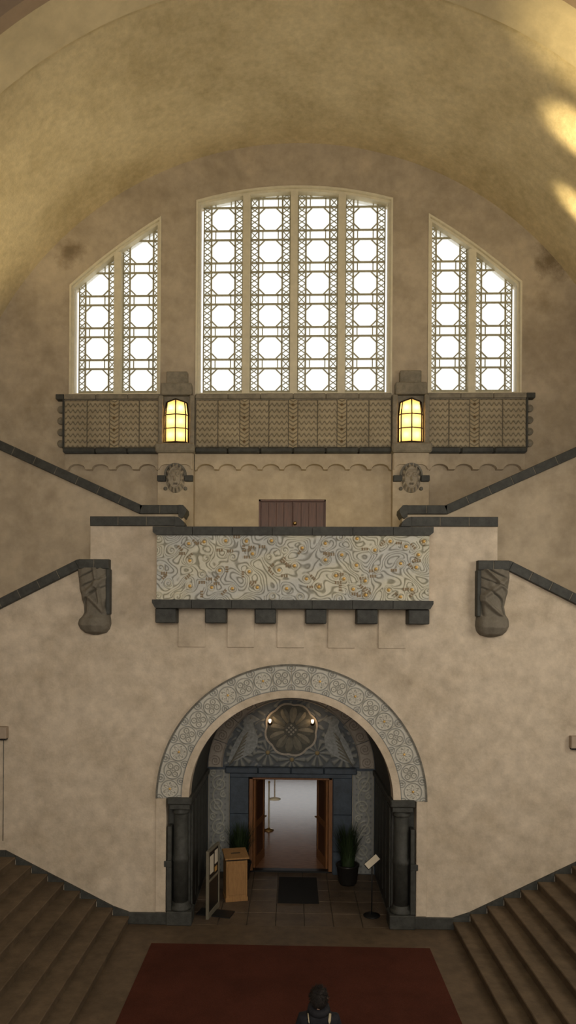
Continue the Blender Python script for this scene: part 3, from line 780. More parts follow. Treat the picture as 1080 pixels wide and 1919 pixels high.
# voussoirs, each with a medallion, built about the arch centre
def voussoir(kind):
    n, k = 44, 40
    A, R = np.meshgrid(np.linspace(-PI/40 + .0012, PI/40 - .0012, n), np.linspace(2.135, 2.61, k))
    x = A * 2.37; z = R - 2.375
    r = np.hypot(x, z); th = np.arctan2(z, x)
    ring = smooth(1 - np.abs(r - .168) / .014)
    inside = r < .155
    if kind == 0:
        pet = smooth(1 - np.abs(np.hypot(np.abs(x) - .065, np.abs(z) - .062) - .048) / .014)
        pet = np.maximum(pet, smooth(1 - np.minimum(np.abs(x), np.abs(z)) / .010) * (r < .06))
        pet = np.maximum(pet, smooth(1 - np.abs(np.hypot(np.abs(x) - .065, np.abs(z) - .062)) / .018))
    else:
        star = .075 + .05 * np.cos(6 * th)
        pet = np.maximum(smooth(1 - np.abs(r - star) / .016), smooth(1 - np.abs(np.cos(3 * th)) / .16) * (r > .04) * (r < .14) * .8)
    pet = pet * inside
    corner = smooth(1 - np.abs(np.hypot(np.abs(x) - .186, np.abs(z) - .20) - .07) / .016) * (r > .185)
    corner = np.maximum(corner, smooth(1 - np.abs(np.hypot(np.abs(x) - .186, np.abs(z) - .20) - .03) / .016))
    edge = smooth((np.abs(z) - .222) / .008)
    h = .016 * np.maximum.reduce([ring, pet, corner, edge])
    c = lerpc(np.where(inside, .25, .45), (.57, .54, .46), (.47, .46, .41))
    for msk, cc_ in ((ring, (.10, .115, .115)), (pet, (.08, .085, .07)), (corner, (.15, .165, .165)), (edge, (.13, .145, .15))):
        c = c * (1 - .85*msk[..., None]) + np.array(cc_) * .85 * msk[..., None]
    co = np.stack([R * np.sin(A), -.03 - h, R * np.cos(A)], -1)
    return grid_mesh(co, c, (0, .03, 0))
VO = [voussoir(0), voussoir(1)]
bossme = lathe_mesh([(.001, .025), (.02, .02), (.026, 0)], 8); bossme.transform(Matrix.Rotation(PI/2, 4, 'X'))
for i in range(20):
    a = PI/2 - (i + .5) * PI / 20
    kd = 1 if i in (0, 2, 6, 8, 11, 13, 15, 17, 19) else 0
    o = link('voussoir', VO[kd], M_MOSAIC, po); o.location = (0, 0, ARZ); o.rotation_euler = (0, -a, 0)
    if kd:
        g = link('gilt_boss', bossme, M_GOLD, o); g.location = (0, -.03, 2.375)
PP(plate('arch_ring', [arc(0, ARZ, ARI, 0, PI, 64) + arc(0, ARZ, 2.135, PI, 0, 64)], YA - .045, YA + .3, M_PLASTER))
PP(plate('arch_bead', [arc(0, ARZ, 2.61, 0, PI, 64) + arc(0, ARZ, 2.645, PI, 0, 64)], YA - .05, YA, M_STONE2))
for s in (-1, 1):
    a, b = sorted((s*2.44, s*2.645))
    PP(box('pilaster_strip', (a, b, YA - .03, YA, .24, ARZ), M_PLASTER, None, .01))
# recess: jamb walls, soffit
    a, b = sorted((s*2.0, s*2.5))
    PP(box('jamb', (a, b, YA + .30, YC, 0, ARZ), M_STONE))
    a, b = sorted((s*1.93, s*2.02))
    PP(box('impost_moulding', (a, b, YA + .3, YC, ARZ - .12, ARZ + .0), M_STONE, None, .015))
    for k in range(5):
        y0 = YA + .34 + k * .52
        a, b = sorted((s*1.965, s*2.0))
        PP(box('jamb_panel', (a, b, y0, y0 + .44, .25, ARZ - .2), M_STONE, None, .012))
    # column with base and capital
    cx, cy = s*2.17, YA + .13
    col_ = empty('column', (cx, .13, 0), po)
    def CC(nm, me_): return link(nm, me_, M_STONE, col_)
    bm = bmesh.new(); add_box(bm, -.25, .25, -.22, .22, 0, .27, .015); CC('plinth', finish(bm))
    CC('base', lathe_mesh([(.21, .27), (.215, .30), (.20, .34), (.165, .36), (.17, .40), (.15, .42)], 24))
    CC('shaft', lathe_mesh([(.15, .42), (.15, 1.2), (.165, 1.22), (.165, 1.30), (.145, 1.32), (.135, 2.14)], 24))
    CC('necking', lathe_mesh([(.135, 2.14), (.165, 2.16), (.165, 2.20), (.14, 2.22), (.18, 2.30), (.205, 2.34)], 24))
    bm = bmesh.new(); add_box(bm, -.20, .20, -.19, .19, 2.26, 2.36, .01); add_box(bm, -.24, .24, -.23, .2, 2.36, 2.50, .02); CC('capital', finish(bm))
    # backing behind the column and toothed quoins
    a, b = sorted((s*2.0, s*2.44))
    PP(box('jamb_backing', (a, b, YA + .27, YA + .31, 0, ARZ), M_STONE))
    for z0, z1, w in ((.27, 1.12, .0), (1.12, 1.25, .05), (1.25, 1.92, -.02)):
        a, b = sorted((s*2.33, s*(2.43 + w)))
        PP(box('quoin', (a, b, YA - .035, YA + .2, z0, z1), M_STONE, None, .01))
    a, b = sorted((s*2.40, s*3.30))
    bb = PP(box('plinth_stone', (a, b, YA - .05, YA + (.0), 0, .23), M_STONE, None, .012))
PP(barrel('soffit', ARI, ARI + .2, YA + .3, YC, M_STONE, 0, ARZ, 40))

# back wall of the recess with the inner doorway
bw = [(-2.2, 0), (-1.0, 0), (-1.0, 2.27), (.99, 2.27), (.99, 0), (2.2, 0), (2.2, ARZ)] + arc(0, ARZ, 2.2, 0, PI, 40)[1:-1] + [(-2.2, ARZ)]
o = plate('wall_portal', [bw], YC, YC + .25, M_BLUE); tag(o, 'dark slate wall at the back of the portal recess', 'wall', kind='structure')

# tympanum
ty = empty('tympanum', (0, YC - .03, 2.52)); tag(ty, 'blue grey ceramic tympanum with flower rosette above the doorway', 'relief')
TT = Matrix.Translation(-ty.location)
def PT(o, par=None): o.data.transform(TT); o.parent = par or ty; return o
FANS = [(-1.22, 2.80), (-.55, 2.86), (.62, 2.86), (1.25, 2.80), (-.95, 3.10), (1.0, 3.12), (0.02, 2.70)]
def tymp_fn(X, Z, U, V):
    h = np.zeros_like(X); c = np.ones(X.shape + (3,)) * np.array((.10, .115, .13))
    best = np.full(X.shape, 9.0)
    for i, (a, b) in enumerate(FANS):
        d = np.hypot(X - a, Z - b); th = np.arctan2(Z - b, X - a)
        w = (d < .36) & (d < best)
        pet = smooth(.5 + .8 * np.cos(10 * th)) * smooth((.34 - d) / .05) * smooth((d - .05) / .03)
        cen = smooth((.055 - d) / .015)
        h = np.where(w, .014 * pet + .02 * cen, h)
        cc_ = lerpc(pet, (.075, .085, .092), (.20, .205, .185))
        cc_ = cc_ * (1 - cen[..., None]) + np.array((.26, .19, .08)) * cen[..., None]
        c = np.where(w[..., None], cc_, c); best = np.minimum(best, d)
    f = (np.sin(21 * X + 3 * np.sin(13 * Z)) * np.sin(19 * Z + 2 * np.sin(11 * X)))
    bg = best > .36
    g = smooth((f - .25) / .3) * bg
    h += .010 * g; c = c * (1 - g[..., None]) + np.array((.22, .225, .21)) * g[..., None]
    return h, c
ZT = 2.525
xin = lambda Z: -np.sqrt(np.clip(1.62**2 - (Z - ZT)**2, .0001, 9))
PT(relief('ground_panel', 0, 0, ZT, ZT + 1.60, 200, 110, YC - .012, tymp_fn, M_TYMP, None, .012, xin, lambda Z: -xin(Z)))
def band_piece(a0, a1, seed):
    A, R = np.meshgrid(np.linspace(a0, a1, 40), np.linspace(1.62, 1.97, 26))
    s_ = (A / (PI/18)) % 1
    x = (s_ - .5) * .31; z = R - 1.80
    r = np.hypot(x, z)
    sp = smooth(1 - np.abs(((r / .06 + np.arctan2(z, x) / (2*PI)) % 1) - .5) / .22) * (r < .13)
    e = smooth((np.abs(z) - .145) / .01)
    h = .015 * np.maximum(sp, e)
    c = lerpc(sp, (.40, .355, .30), (.16, .125, .10)) * (1 - .3 * e[..., None])
    co = np.stack([R * np.cos(A), YC - .02 - h, ZT - .03 + R * np.sin(A)], -1)
    return grid_mesh(co, c, (0, .02, 0))
for k in range(9):
    PT(link('border_tile', band_piece(PI * (k + 1) / 9 - .004, PI * k / 9 + .004, k), M_TYMP))
# rosette: scalloped shield, petals, chequered heart
RC = (0.0, 3.41)
lob = []
for i in range(96):
    t = 2*PI*i/96; lob.append((RC[0] + (.60 + .045 * abs(math.sin(4*t + .4))) * math.cos(t), RC[1] + (.60 + .045 * abs(math.sin(4*t + .4))) * math.sin(t)))
lob2 = [(RC[0] + (x - RC[0]) * .93, RC[1] + (z - RC[1]) * .93) for x, z in lob]
M_ROS = mat('rosette_rim', (.34, .30, .25), .6, .15, 14)
M_ROS2 = mat('rosette_ground', (.07, .068, .055), .6, .2, 14)
M_PETAL = mat('rosette_petal', (.16, .15, .12), .55, .2, 14)
M_CHK = mat('rosette_pale_square', (.26, .235, .19), .55, .1, 14)
ro = PT(plate('rosette', [lob2], YC - .04, YC, M_ROS2))
PT(plate('rosette_rim', [lob, lob2], YC - .055, YC, M_ROS), ro)
def petal_mesh(L0, L1, w):
    bm = bmesh.new(); n = 8; spine = []; lft = []; rgt = []
    for i in range(n + 1):
        t = i / n; ww = w * math.sin(PI * min(1, .12 + .80*t)) ** .7 * (.5 + .7*t)
        zc = L0 + (L1 - L0) * t
        spine.append(bm.verts.new((0, -.035, zc))); lft.append(bm.verts.new((-ww, 0, zc))); rgt.append(bm.verts.new((ww, 0, zc)))
    for i in range(n):
        bm.faces.new((lft[i], spine[i], spine[i+1], lft[i+1])); bm.faces.new((spine[i], rgt[i], rgt[i+1], spine[i+1]))
    return finish(bm)
pm = petal_mesh(.14, .53, .10)
for i in range(12):
    o = link('petal', pm, M_PETAL, ro); o.location = (RC[0], -.012, RC[1] - 2.52); o.rotation_euler = (0, 2*PI*i/12 + .12, 0)
o = PT(plate('rosette_heart', [arc(RC[0], RC[1], .17, 0, 2*PI, 24)[:-1]], YC - .085, YC - .04, M_ROS2), ro)
for i in range(-2, 3):
    for j in range(-2, 3):
        if (i + j) % 2 == 0 and math.hypot(i, j) < 2.7:
            x, z = RC[0] + (i) * .052, RC[1] + j * .052
            PT(plate('chequer_tile', [[(x - .03, z), (x, z - .03), (x + .03, z), (x, z + .03)]], YC - .093, YC - .085, M_CHK), ro)
# birds facing the rosette
M_BIRD = mat('bird_ceramic', (.23, .24, .235), .55, .3, 16)
bird = [(-1.50, 2.62), (-1.42, 2.90), (-1.30, 3.15), (-1.16, 3.36), (-1.10, 3.52), (-1.14, 3.62), (-1.06, 3.72), (-.96, 3.76), (-.86, 3.72), (-.74, 3.64), (-.84, 3.60), (-.90, 3.56), (-.86, 3.40), (-.78, 3.22), (-.80, 3.02), (-.92, 2.86), (-1.10, 2.76), (-1.28, 2.66)]
for s in (1, -1):
    b = PT(plate('bird', [[(s*x*1.0, z) for x, z in bird]], YC - .05, YC, M_BIRD))
    for k in range(7):
        t = k / 6
        x0, z0 = -1.02 - .02*k, 3.34 - .09*k
        pts = [(s*x0, YC - .055, z0), (s*(x0 - .10 - .02*k), YC - .06, z0 - .12), (s*(x0 - .16 - .03*k), YC - .055, z0 - .26)]
        PT(tube('feather', pts, .018, M_PETAL, None, 6, [.012, .022, .006]), b)
    e = lathe_mesh([(.001, .02), (.018, .01), (.02, 0)], 8); e.transform(Matrix.Rotation(PI/2, 4, 'X')); e.transform(Matrix.Translation((s*-.95, YC - .05, 3.68))); e.transform(TT)
    link('eye', e, M_CHK, b)
    # bulb on a bracket
M_BULB = mat('glowing_bulb', (1, .8, .5), .4, 0, 1, emit=(1.0, .62, .30), estr=9)
for s, sd in ((-1, 'left'), (1, 'right')):
    w = empty('bulb_sconce', (s*.50, YC - .03, 3.56)); tag(w, 'small bare bulb sconce on the %s of the tympanum rosette' % sd, 'lamp', 'bulbs on the tympanum')
    me = lathe_mesh([(.055, 0), (.055, .02), (.025, .04), (.02, .09)], 12); me.transform(Matrix.Rotation(PI/2, 4, 'X')); link('backplate', me, M_BRONZE, w)
    tube('arm', [(0, -.05, 0), (0, -.12, -.01), (0, -.13, .02)], .012, M_BRONZE, w)
    me = lathe_mesh([(.016, .02), (.022, .035), (.030, .06), (.034, .08), (.024, .105), (.002, .112)], 14); me.transform(Matrix.Translation((0, -.13, 0))); link('bulb', me, M_BULB, w)
    l = bpy.data.lights.new('sconce_light', 'POINT'); l.energy = 1.2; l.color = (1, .7, .4); l.shadow_soft_size = .045
    lo = bpy.data.objects.new('sconce_light', l); COL.objects.link(lo); lo.parent = w; lo.location = (0, -.19, .08)

# inner door surround: lintel, jambs, scroll panels
ds = empty('door_surround', (0, YC, 0)); tag(ds, 'blue grey stone door surround with moulded lintel and scroll panels', 'door surround')
def PD(o): o.data.transform(Matrix.Translation((0, -YC, 0))); o.parent = ds; return o
for k in range(4):
    a, b = -1.55 + 3.1*k/4, -1.55 + 3.1*(k+1)/4
    PD(box('lintel_stone', (a + .003, b - .003, YC - .16, YC, 2.38, 2.525), M_BLUE, None, .02))
PD(box('architrave', (-1.44, 1.44, YC - .10, YC, 2.28, 2.38), M_BLUE, None, .01))
for s in (-1, 1):
    a, b = sorted((s*1.0, s*1.44))
    for k in range(3):
        z0 = [0, .55, 1.42, 2.28][k]; z1 = [0, .55, 1.42, 2.28][k+1]
        PD(box('jamb_stone', (a, b, YC - .09, YC, z0 + .003, z1 - .003), M_BLUE, None, .008))
def scroll_fn(s):
    vines = []
    for k in range(4):
        zc = .55 + k * .52; q = 1 if k % 2 else -1
        vines.append(spiral(s*1.72 + q*.03, zc, .19, PI/2 * q, 1.6 * q, 30, .2))
        vines.append(spiral(s*1.72 - q*.12, zc + .26, .085, -PI/2 * q, -1.3 * q, 16, .2))
    vines.append([(s*1.72 + .13 * math.sin(z * 6.04), z) for z in np.linspace(.3, 2.45, 50)])
    def fn(X, Z, U, V):
        d = np.minimum.reduce([seg_dist(X, Z, v) for v in vines])
        g = smooth(1 - d / .026)
        dots = smooth(1 - np.hypot(((X - s*1.72) / .11 % 1) - .5, (Z / .13 % 1) - .5) / .30)
        e = smooth((np.abs(U - .5) - .465) / .02)
        c = lerpc(dots, (.235, .24, .23), (.11, .12, .125))
        c = c * (1 - g[..., None]) + np.array((.36, .36, .30)) * g[..., None]
        c = c * (1 - e[..., None]) + np.array((.36, .33, .26)) * e[..., None]
        return .016 * np.maximum(g, e) + .006 * dots, c
    return fn
for s in (-1, 1):
    a, b = sorted((s*1.45, s*1.96))
    o = PD(relief('scroll_panel', a, b, .02, 2.44, 44, 170, YC - .02, scroll_fn(s), M_TYMP, None, .02))

# floor tiles inside the portal
fp = box('floor_portal', (-2.5, 2.5, YA, YC + .25, -.3, -.03), M_STONE2); tag(fp, 'stone flag floor inside the portal recess', 'floor', kind='structure')
M_TILE = mat('stone_flag', (.115, .082, .054), .55, .28, 4, .35, 1.2, .35, 25, spec=.35)
nx, ny = 7, 5
for i in range(nx):
    for j in range(ny):
        x0, x1 = -1.99 + 3.98*i/nx, -1.99 + 3.98*(i+1)/nx; y0, y1 = YA + 3.2*j/ny, YA + 3.2*(j+1)/ny
        dz = random.uniform(-.004, .002)
        box('flagstone', (x0 + .006, x1 - .006, y0 + .006, y1 - .006, -.06, dz), M_TILE, fp, .006)

# ------------------------------------------------------------------ room seen through the doorway
o = box('floor_room', (-4.2, 4.2, YC + .25, 31, -.2, .02), M_PARQUET); tag(o, 'polished brown parquet floor of the room beyond the doorway', 'floor', kind='structure')
for nm, b, lb in (('wall_room_left', (-4.4, -4.2, YC + .25, 31, 0, 4.2), 'left wall of the room beyond the doorway'), ('wall_room_right', (4.2, 4.4, YC + .25, 31, 0, 4.2), 'right wall of the room beyond the doorway'),
                  ('ceiling_room', (-4.4, 4.4, YC + .25, 31, 4.2, 4.4), 'ceiling of the room beyond the doorway')):
    o = box(nm, b, M_ROOM); tag(o, lb, nm.split('_')[0], kind='structure')
o = plate('wall_room_end', [[(-4.4, 0), (4.4, 0), (4.4, 4.4), (-4.4, 4.4)], [(-1.3, .9), (1.3, .9), (1.3, 2.7), (-1.3, 2.7)]], 31, 31.2, M_ROOM); tag(o, 'far wall with wide window in the room beyond', 'wall', kind='structure')
d2 = empty('door_2', (0, YC + .12, 0)); tag(d2, 'brown wooden double door standing open in the portal', 'door', kind='structure')
M_DW = mat('varnished_door_wood', (.20, .085, .03), .4, .3, 6, stretch=(6, 6, .7), spec=.5)
for s in (-1, 1):
    a, b = sorted((s*.90, s*.995)); dbox('door_frame', (a, b, -.06, .12, 0, 2.265), M_DW, d2, .01)
    lf = empty('door_leaf', (s*.90, .14, .02), d2)
    hinge = s * math.radians(12)
    lf.rotation_euler = (0, 0, hinge)
    # leaf swung inward, lying along +y; rails and stiles around a dark panel
    a, b = sorted((0, -s*.055))
    for nm, bb, mm in (('stile', (a, b, 0, .13, 0, 2.2), M_DW), ('stile', (a, b, .80, .93, 0, 2.2), M_DW), ('rail', (a, b, .13, .80, 0, .25), M_DW), ('rail', (a, b, .13, .80, 2.05, 2.2), M_DW), ('rail', (a, b, .13, .80, .95, 1.1), M_DW),
                       ('door_panel', (a + .012, b - .012, .13, .80, .25, .95), M_WOOD), ('door_panel', (a + .012, b - .012, .13, .80, 1.1, 2.05), M_WOOD)):
        dbox(nm, bb, mm, lf, .006 if mm is M_DW else 0)
    bm = bmesh.new(); add_tube(bm, [(-s*.055, .86, 1.05), (-s*.11, .86, 1.05), (-s*.11, .74, 1.05)], .014); link('door_handle', finish(bm, True), M_BRASS, lf)
dbox('door_head', (-.995, .985, -.06, .12, 2.20, 2.265), M_DW, d2, .01)
dbox('threshold', (-1.0, .99, -.06, .14, -.02, .035), M_BLACK, d2, .006)
# pendant lamp and rope stand just inside
pl = at(515, 1498, 19.2)
w = empty('pendant_lamp', (pl.x, 19.2, pl.z)); tag(w, 'thin pendant lamp with flat dish hanging inside the doorway', 'lamp')
tube('cord', [(0, 0, .03), (0, 0, 4.2 - pl.z)], .018, M_PAPER, w)
link('dish', lathe_mesh([(.16, 0), (.165, .015), (.06, .05), (.02, .06)], 18), M_CREAM, w)
ps = ground(504, 1556, .02)
w = empty('barrier_post', (ps.x, ps.y, .02)); tag(w, 'slim white post with brass base inside the doorway', 'post')
link('base', lathe_mesh([(.14, 0), (.14, .02), (.04, .05), (.02, .08)], 18), M_BRASS, w)
tube('pole', [(0, 0, .06), (0, 0, 1.35)], .022, M_CREAM, w)
link('cap', lathe_mesh([(.022, 1.35), (.035, 1.36), (.03, 1.40), (.001, 1.42)], 12), M_BRASS, w)

# ------------------------------------------------------------------ stairs
X0 = 3.15; TREAD, RISE, NST = .323, .16, 8
YS0 = 9.4
for s, sd in ((-1, 'left'), (1, 'right')):
    st = empty('staircase', (s*X0, YA, 0)); tag(st, 'broad worn stone stairs rising to the %s of the carpet' % sd, 'stairs', 'stone stairs beside the carpet')
    for k in range(NST):
        xa, xb = X0 + k*TREAD, X0 + (k+1)*TREAD + .04
        if k == NST - 1: xb = 7.98
        a, b = sorted((s*xa, s*xb))
        z1 = (k + 1) * RISE
        # tread slab with rounded nosing over a set-back riser
        bm = bmesh.new()
        add_box(bm, a - s*X0, b - s*X0, YS0 - YA, -.001, z1 - .055, z1, .012)
        t = link('step', finish(bm), M_STEP, st)
        a2, b2_ = sorted((s*(xa + .022), s*xb))
        bm = bmesh.new(); add_box(bm, a2 - s*X0, b2_ - s*X0, YS0 - YA, -.001, 0 if k == NST-1 else max(0, z1 - RISE - .02), z1 - .055)
        link('riser', finish(bm), M_STEP, t)
    # dark raking skirting stones on the wall
    sk = empty('baseboard_%s' % sd, (s*X0, YA, 0)); tag(sk, 'dark stone skirting stepping up the wall beside the %s stairs' % sd, 'baseboard', 'stair skirtings', 'structure')
    top0 = lambda x: .225 + (x - 3.30) * (RISE / TREAD)
    xend = X0 + NST * TREAD - .12
    for k in range(NST):
        xa, xb = X0 + k*TREAD + .004, X0 + (k+1)*TREAD - .004
        if k == NST - 1: xb = 5.6
        zb = (k + 1) * RISE - .02
        pts = [(xa, zb - (.16 if k == 0 else 0)), (xb, zb - (0)), (xb, min(top0(xb), top0(xend)) + .03), (xa, max(.23, min(top0(xa), top0(xend)) + .03))]
        o = plate('skirting_stone', [[(s*x, z) for x, z in pts]], YA - .045, YA, M_STONE); o.data.transform(Matrix.Translation(-sk.location)); o.parent = sk
    o = plate('skirting_stone', [[(s*x, z) for x, z in ((5.605, NST*RISE), (8.08, NST*RISE), (8.08, top0(xend)+.03), (5.605, top0(xend)+.03))]], YA - .045, YA, M_STONE); o.data.transform(Matrix.Translation(-sk.location)); o.parent = sk

# ------------------------------------------------------------------ carpet, mat, small objects
bm = bmesh.new(); add_box(bm, -2.547, 2.547, 2.0, 13.12, 0.0, .014, .004)
o = link('carpet', finish(bm), M_CARPET); tag(o, 'large dark red carpet in front of the portal', 'carpet')
c0, c1 = ground(523, 1644), ground(596, 1644); c2, c3 = ground(521, 1693), ground(595, 1693)
bm = bmesh.new(); add_box(bm, (c0.x + c2.x)/2, (c1.x + c3.x)/2, c2.y, min(c0.y, YC - .1), .001, .012, .003)
o = link('doormat', finish(bm), M_MAT); tag(o, 'black rectangular doormat before the inner doorway', 'doormat')

# collection box
p = ground(440, 1687)
w = empty('collection_box', (p.x, p.y + .12, 0)); tag(w, 'oak collection box with sloping slotted lid inside the portal', 'box'); w.rotation_euler = (0, 0, math.radians(14))
dbox('body', (-.23, .23, -.20, .20, .05, .86), M_OAK, w, .008)
dbox('plinth', (-.24, .24, -.21, .21, 0, .09), M_OAK, w, .006)
dbox('shadow_gap', (-.215, .215, -.185, .185, .86, .90), M_BLACK, w)
bm = bmesh.new(); add_box(bm, -.26, .26, -.25, .23, .90, .935, .006)
for v in bm.verts: v.co.z += (v.co.y + .25) * .16
ld = link('lid', finish(bm), M_OAK, w)
bm = bmesh.new(); add_box(bm, -.10, .10, -.03, -.005, .966, .981)
link('slot', finish(bm), M_BLACK, ld)
dbox('door_panel', (-.19, .19, -.212, -.199, .14, .80), M_OAK, w, .006)

# notice board on a stand
n0, n1 = ground(388, 1724), ground(409, 1699)
w = empty('notice_board', (n0.x, n0.y, 0)); tag(w, 'upright grey framed notice board with small posters beside the box', 'notice board')
L_ = (n1 - n0).length; w.rotation_euler = (0, 0, math.atan2(n1.y - n0.y, n1.x - n0.x))
dbox('frame', (0, .05, -.03, .03, .0, 1.36), M_ALU, w, .006); dbox('frame', (L_-.05, L_, -.03, .03, .0, 1.36), M_ALU, w, .006)
dbox('frame', (.05, L_-.05, -.03, .03, 1.31, 1.36), M_ALU, w, .006); dbox('frame', (.05, L_-.05, -.03, .03, .0, .12), M_ALU, w, .006); dbox('frame', (.05, L_-.05, -.03, .03, .72, .77), M_ALU, w, .006)
dbox('board', (.05, L_-.05, -.015, .015, .12, 1.31), M_BLACK, w)
for k, (a, b, z0, z1, m_) in enumerate(((.12, .34, .86, 1.22, M_PAPER), (.42, L_-.1, .98, 1.25, M_PAPER), (.42, .56, .82, .92, M_GOLD))):
    dbox('poster', (a, b, -.020, -.015, z0, z1), m_, w)
dbox('foot', (L_*.25, L_*.75, -.42, .30, 0, .02), M_BLACK, w, .004)

# slanted sign on a thin post
p = ground(697, 1716)
w = empty('sign_stand', (p.x, p.y, 0)); tag(w, 'thin black sign stand with small tilted pale plate', 'sign stand')
link('base', lathe_mesh([(.17, 0), (.17, .015), (.03, .03)], 20), M_BLACK, w)
tube('post', [(0, 0, .02), (0, 0, 1.06)], .014, M_BLACK, w)
bm = bmesh.new(); add_box(bm, -.17, .17, -.008, .008, -.075, .075, .004)
me = finish(bm); me.transform(Matrix.Rotation(math.radians(-40), 4, 'Y')); me.transform(Matrix.Rotation(math.radians(-30), 4, 'X')); me.transform(Matrix.Translation((0, -.02, 1.10)))
pn = link('sign_plate', me, M_BLACK, w)
bm = bmesh.new(); add_box(bm, -.155, .155, -.012, -.008, -.062, .062)
me = finish(bm); me.transform(Matrix.Rotation(math.radians(-40), 4, 'Y')); me.transform(Matrix.Rotation(math.radians(-30), 4, 'X')); me.transform(Matrix.Translation((0, -.02, 1.10)))
link('card', me, M_PAPER, pn)

# potted grasses
def grass(px, py, yd, hgt, label, seed):
    r = random.Random(seed)
    q = at(px, py, yd)
    w = empty('potted_grass', (q.x, yd, 0)); tag(w, label, 'plant', 'potted grasses flanking the doorway')
    link('pot', lathe_mesh([(.17, 0), (.21, .06), (.25, .40), (.27, .42), (.27, .46), (.23, .46), (.22, .40)], 20), M_POT, w)
    bm = bmesh.new()
    for k in range(420):
        a = r.uniform(0, 2*PI); r0 = r.uniform(0, .16); lean = r.uniform(.02, .38); hh = hgt * r.uniform(.55, 1.0)
        n = 5; pv = None
        wd = Vector((-math.sin(a), math.cos(a), 0)) * .016
        for i in range(n + 1):
            t = i / n
            p = Vector((math.cos(a) * (r0 + lean * t*t), math.sin(a) * (r0 + lean * t*t), .40 + (hh - .40) * (t - .12 * t*t*t)))
            cur = (bm.verts.new(p - wd * (1 - t*.95)), bm.verts.new(p + wd * (1 - t*.95)))
            if pv: bm.faces.new((pv[0], pv[1], cur[1], cur[0]))
            pv = cur
    me = bpy.data.meshes.new('blades'); bm.to_mesh(me); bm.free()
    o = link('foliage', me, M_LEAF, w); o['kind'] = 'stuff'
grass(450, 1600, 16.4, 1.52, 'tall dark green potted grass left of the inner doorway', 1)
grass(652, 1600, 16.35, 1.58, 'tall dark green potted grass right of the inner doorway', 2)

# small boxes on the lower wall at the frame edges
for s, px, py, lb in ((-1, -6, 1373, 'small pale wooden wall box at the left edge above the stairs'), (1, 1090, 1391, 'small pale wooden wall box at the right edge above the stairs')):
    q = at(px, py, YA)
    w = empty('wall_box', (q.x, YA, q.z - .13)); tag(w, lb, 'wall box', 'boxes on the lower wall')
    dbox('body', (-.24, .24, -.14, 0, .03, .26), M_BOXW, w, .01); dbox('underside', (-.22, .22, -.12, 0, 0, .03), M_BLACK, w)
    if s < 0:
        bm = bmesh.new(); add_tube(bm, [(.14, -.01, 0), (.14, -.01, -2.0)], .008, 6); link('cable', finish(bm, True), M_STONE2, w)

# ------------------------------------------------------------------ person on the carpet, seen from behind
def skin_mesh(verts, edges, rad, sub=2, root=0):
    me = bpy.data.meshes.new('skin'); me.from_pydata(verts, edges, [])
    ob = bpy.data.objects.new('skin_tmp', me); COL.objects.link(ob)
    ob.modifiers.new('s', 'SKIN'); ob.modifiers.new('d', 'SUBSURF').levels = sub
    for i, v in enumerate(me.skin_vertices[0].data):
        rr = rad[i]; v.radius = rr if isinstance(rr, tuple) else (rr, rr); v.use_root = (i == root)
    dg = bpy.context.evaluated_depsgraph_get(); dg.update()
    out = bpy.data.meshes.new_from_object(ob.evaluated_get(dg))
    bpy.data.objects.remove(ob); bpy.data.meshes.remove(me)
    for p_ in out.polygons: p_.use_smooth = True
    return out
ph = at(598, 1856, 8.1)
pe = empty('person', (ph.x, 8.1, .014)); tag(pe, 'person seen from behind in dark jacket with backpack on the carpet', 'person')
V = [(0,0,.95),(0,0,1.15),(0,.0,1.35),(0,-.01,1.47),(0,.0,1.56),(0,.02,1.63),(0,.01,1.71)]; E_ = [(0,1),(1,2),(2,3),(3,4),(4,5),(5,6)]; R_ = [(.17,.12),(.16,.115),(.18,.12),(.11,.09),(.06,.06),(.075,.09),(.06,.075)]
def addv(p, r, a): V.append(p); R_.append(r); E_.append((a, len(V)-1)); return len(V)-1
for s in (-1, 1):
    a = addv((s*.19, 0, 1.42), .075, 2); a = addv((s*.24, .01, 1.16), .055, a); a = addv((s*.25, .08, .93), .042, a); wv = a
    a = addv((s*.25, .10, .86), (.035, .022), a)
    for k, (dx, ln_) in enumerate(((-.03, .075), (-.01, .085), (.01, .08), (.03, .065))):
        f1 = addv((s*.25, .105 + dx*.8, .81), .0095, a); f2 = addv((s*.245, .115 + dx*.8, .81 - ln_*.5), .009, f1); addv((s*.235, .12 + dx*.8, .81 - ln_), .0075, f2)
    t1 = addv((s*.225, .135, .85), .011, wv); addv((s*.215, .155, .80), .009, t1)
    a = addv((s*.10, 0, .86), (.095,.10), 0); a = addv((s*.105, .01, .50), .065, a); a = addv((s*.11, -.01, .10), .045, a); a = addv((s*.115, .02, .05), (.045,.045), a); addv((s*.12, .16, .035), (.042,.035), a)
bmh = skin_mesh(V, E_, R_)
bmh.materials.append(M_COAT); bmh.materials.append(M_JEANS); bmh.materials.append(M_SKIN); bmh.materials.append(M_HAIR)
for p_ in bmh.polygons:
    z = p_.center.z; x = abs(p_.center.x)
    p_.material_index = 2 if (z > 1.55 or (z < .90 and x > .18)) else (0 if z > .88 else (1 if z > .09 else 3))
link('body', bmh, None, pe)
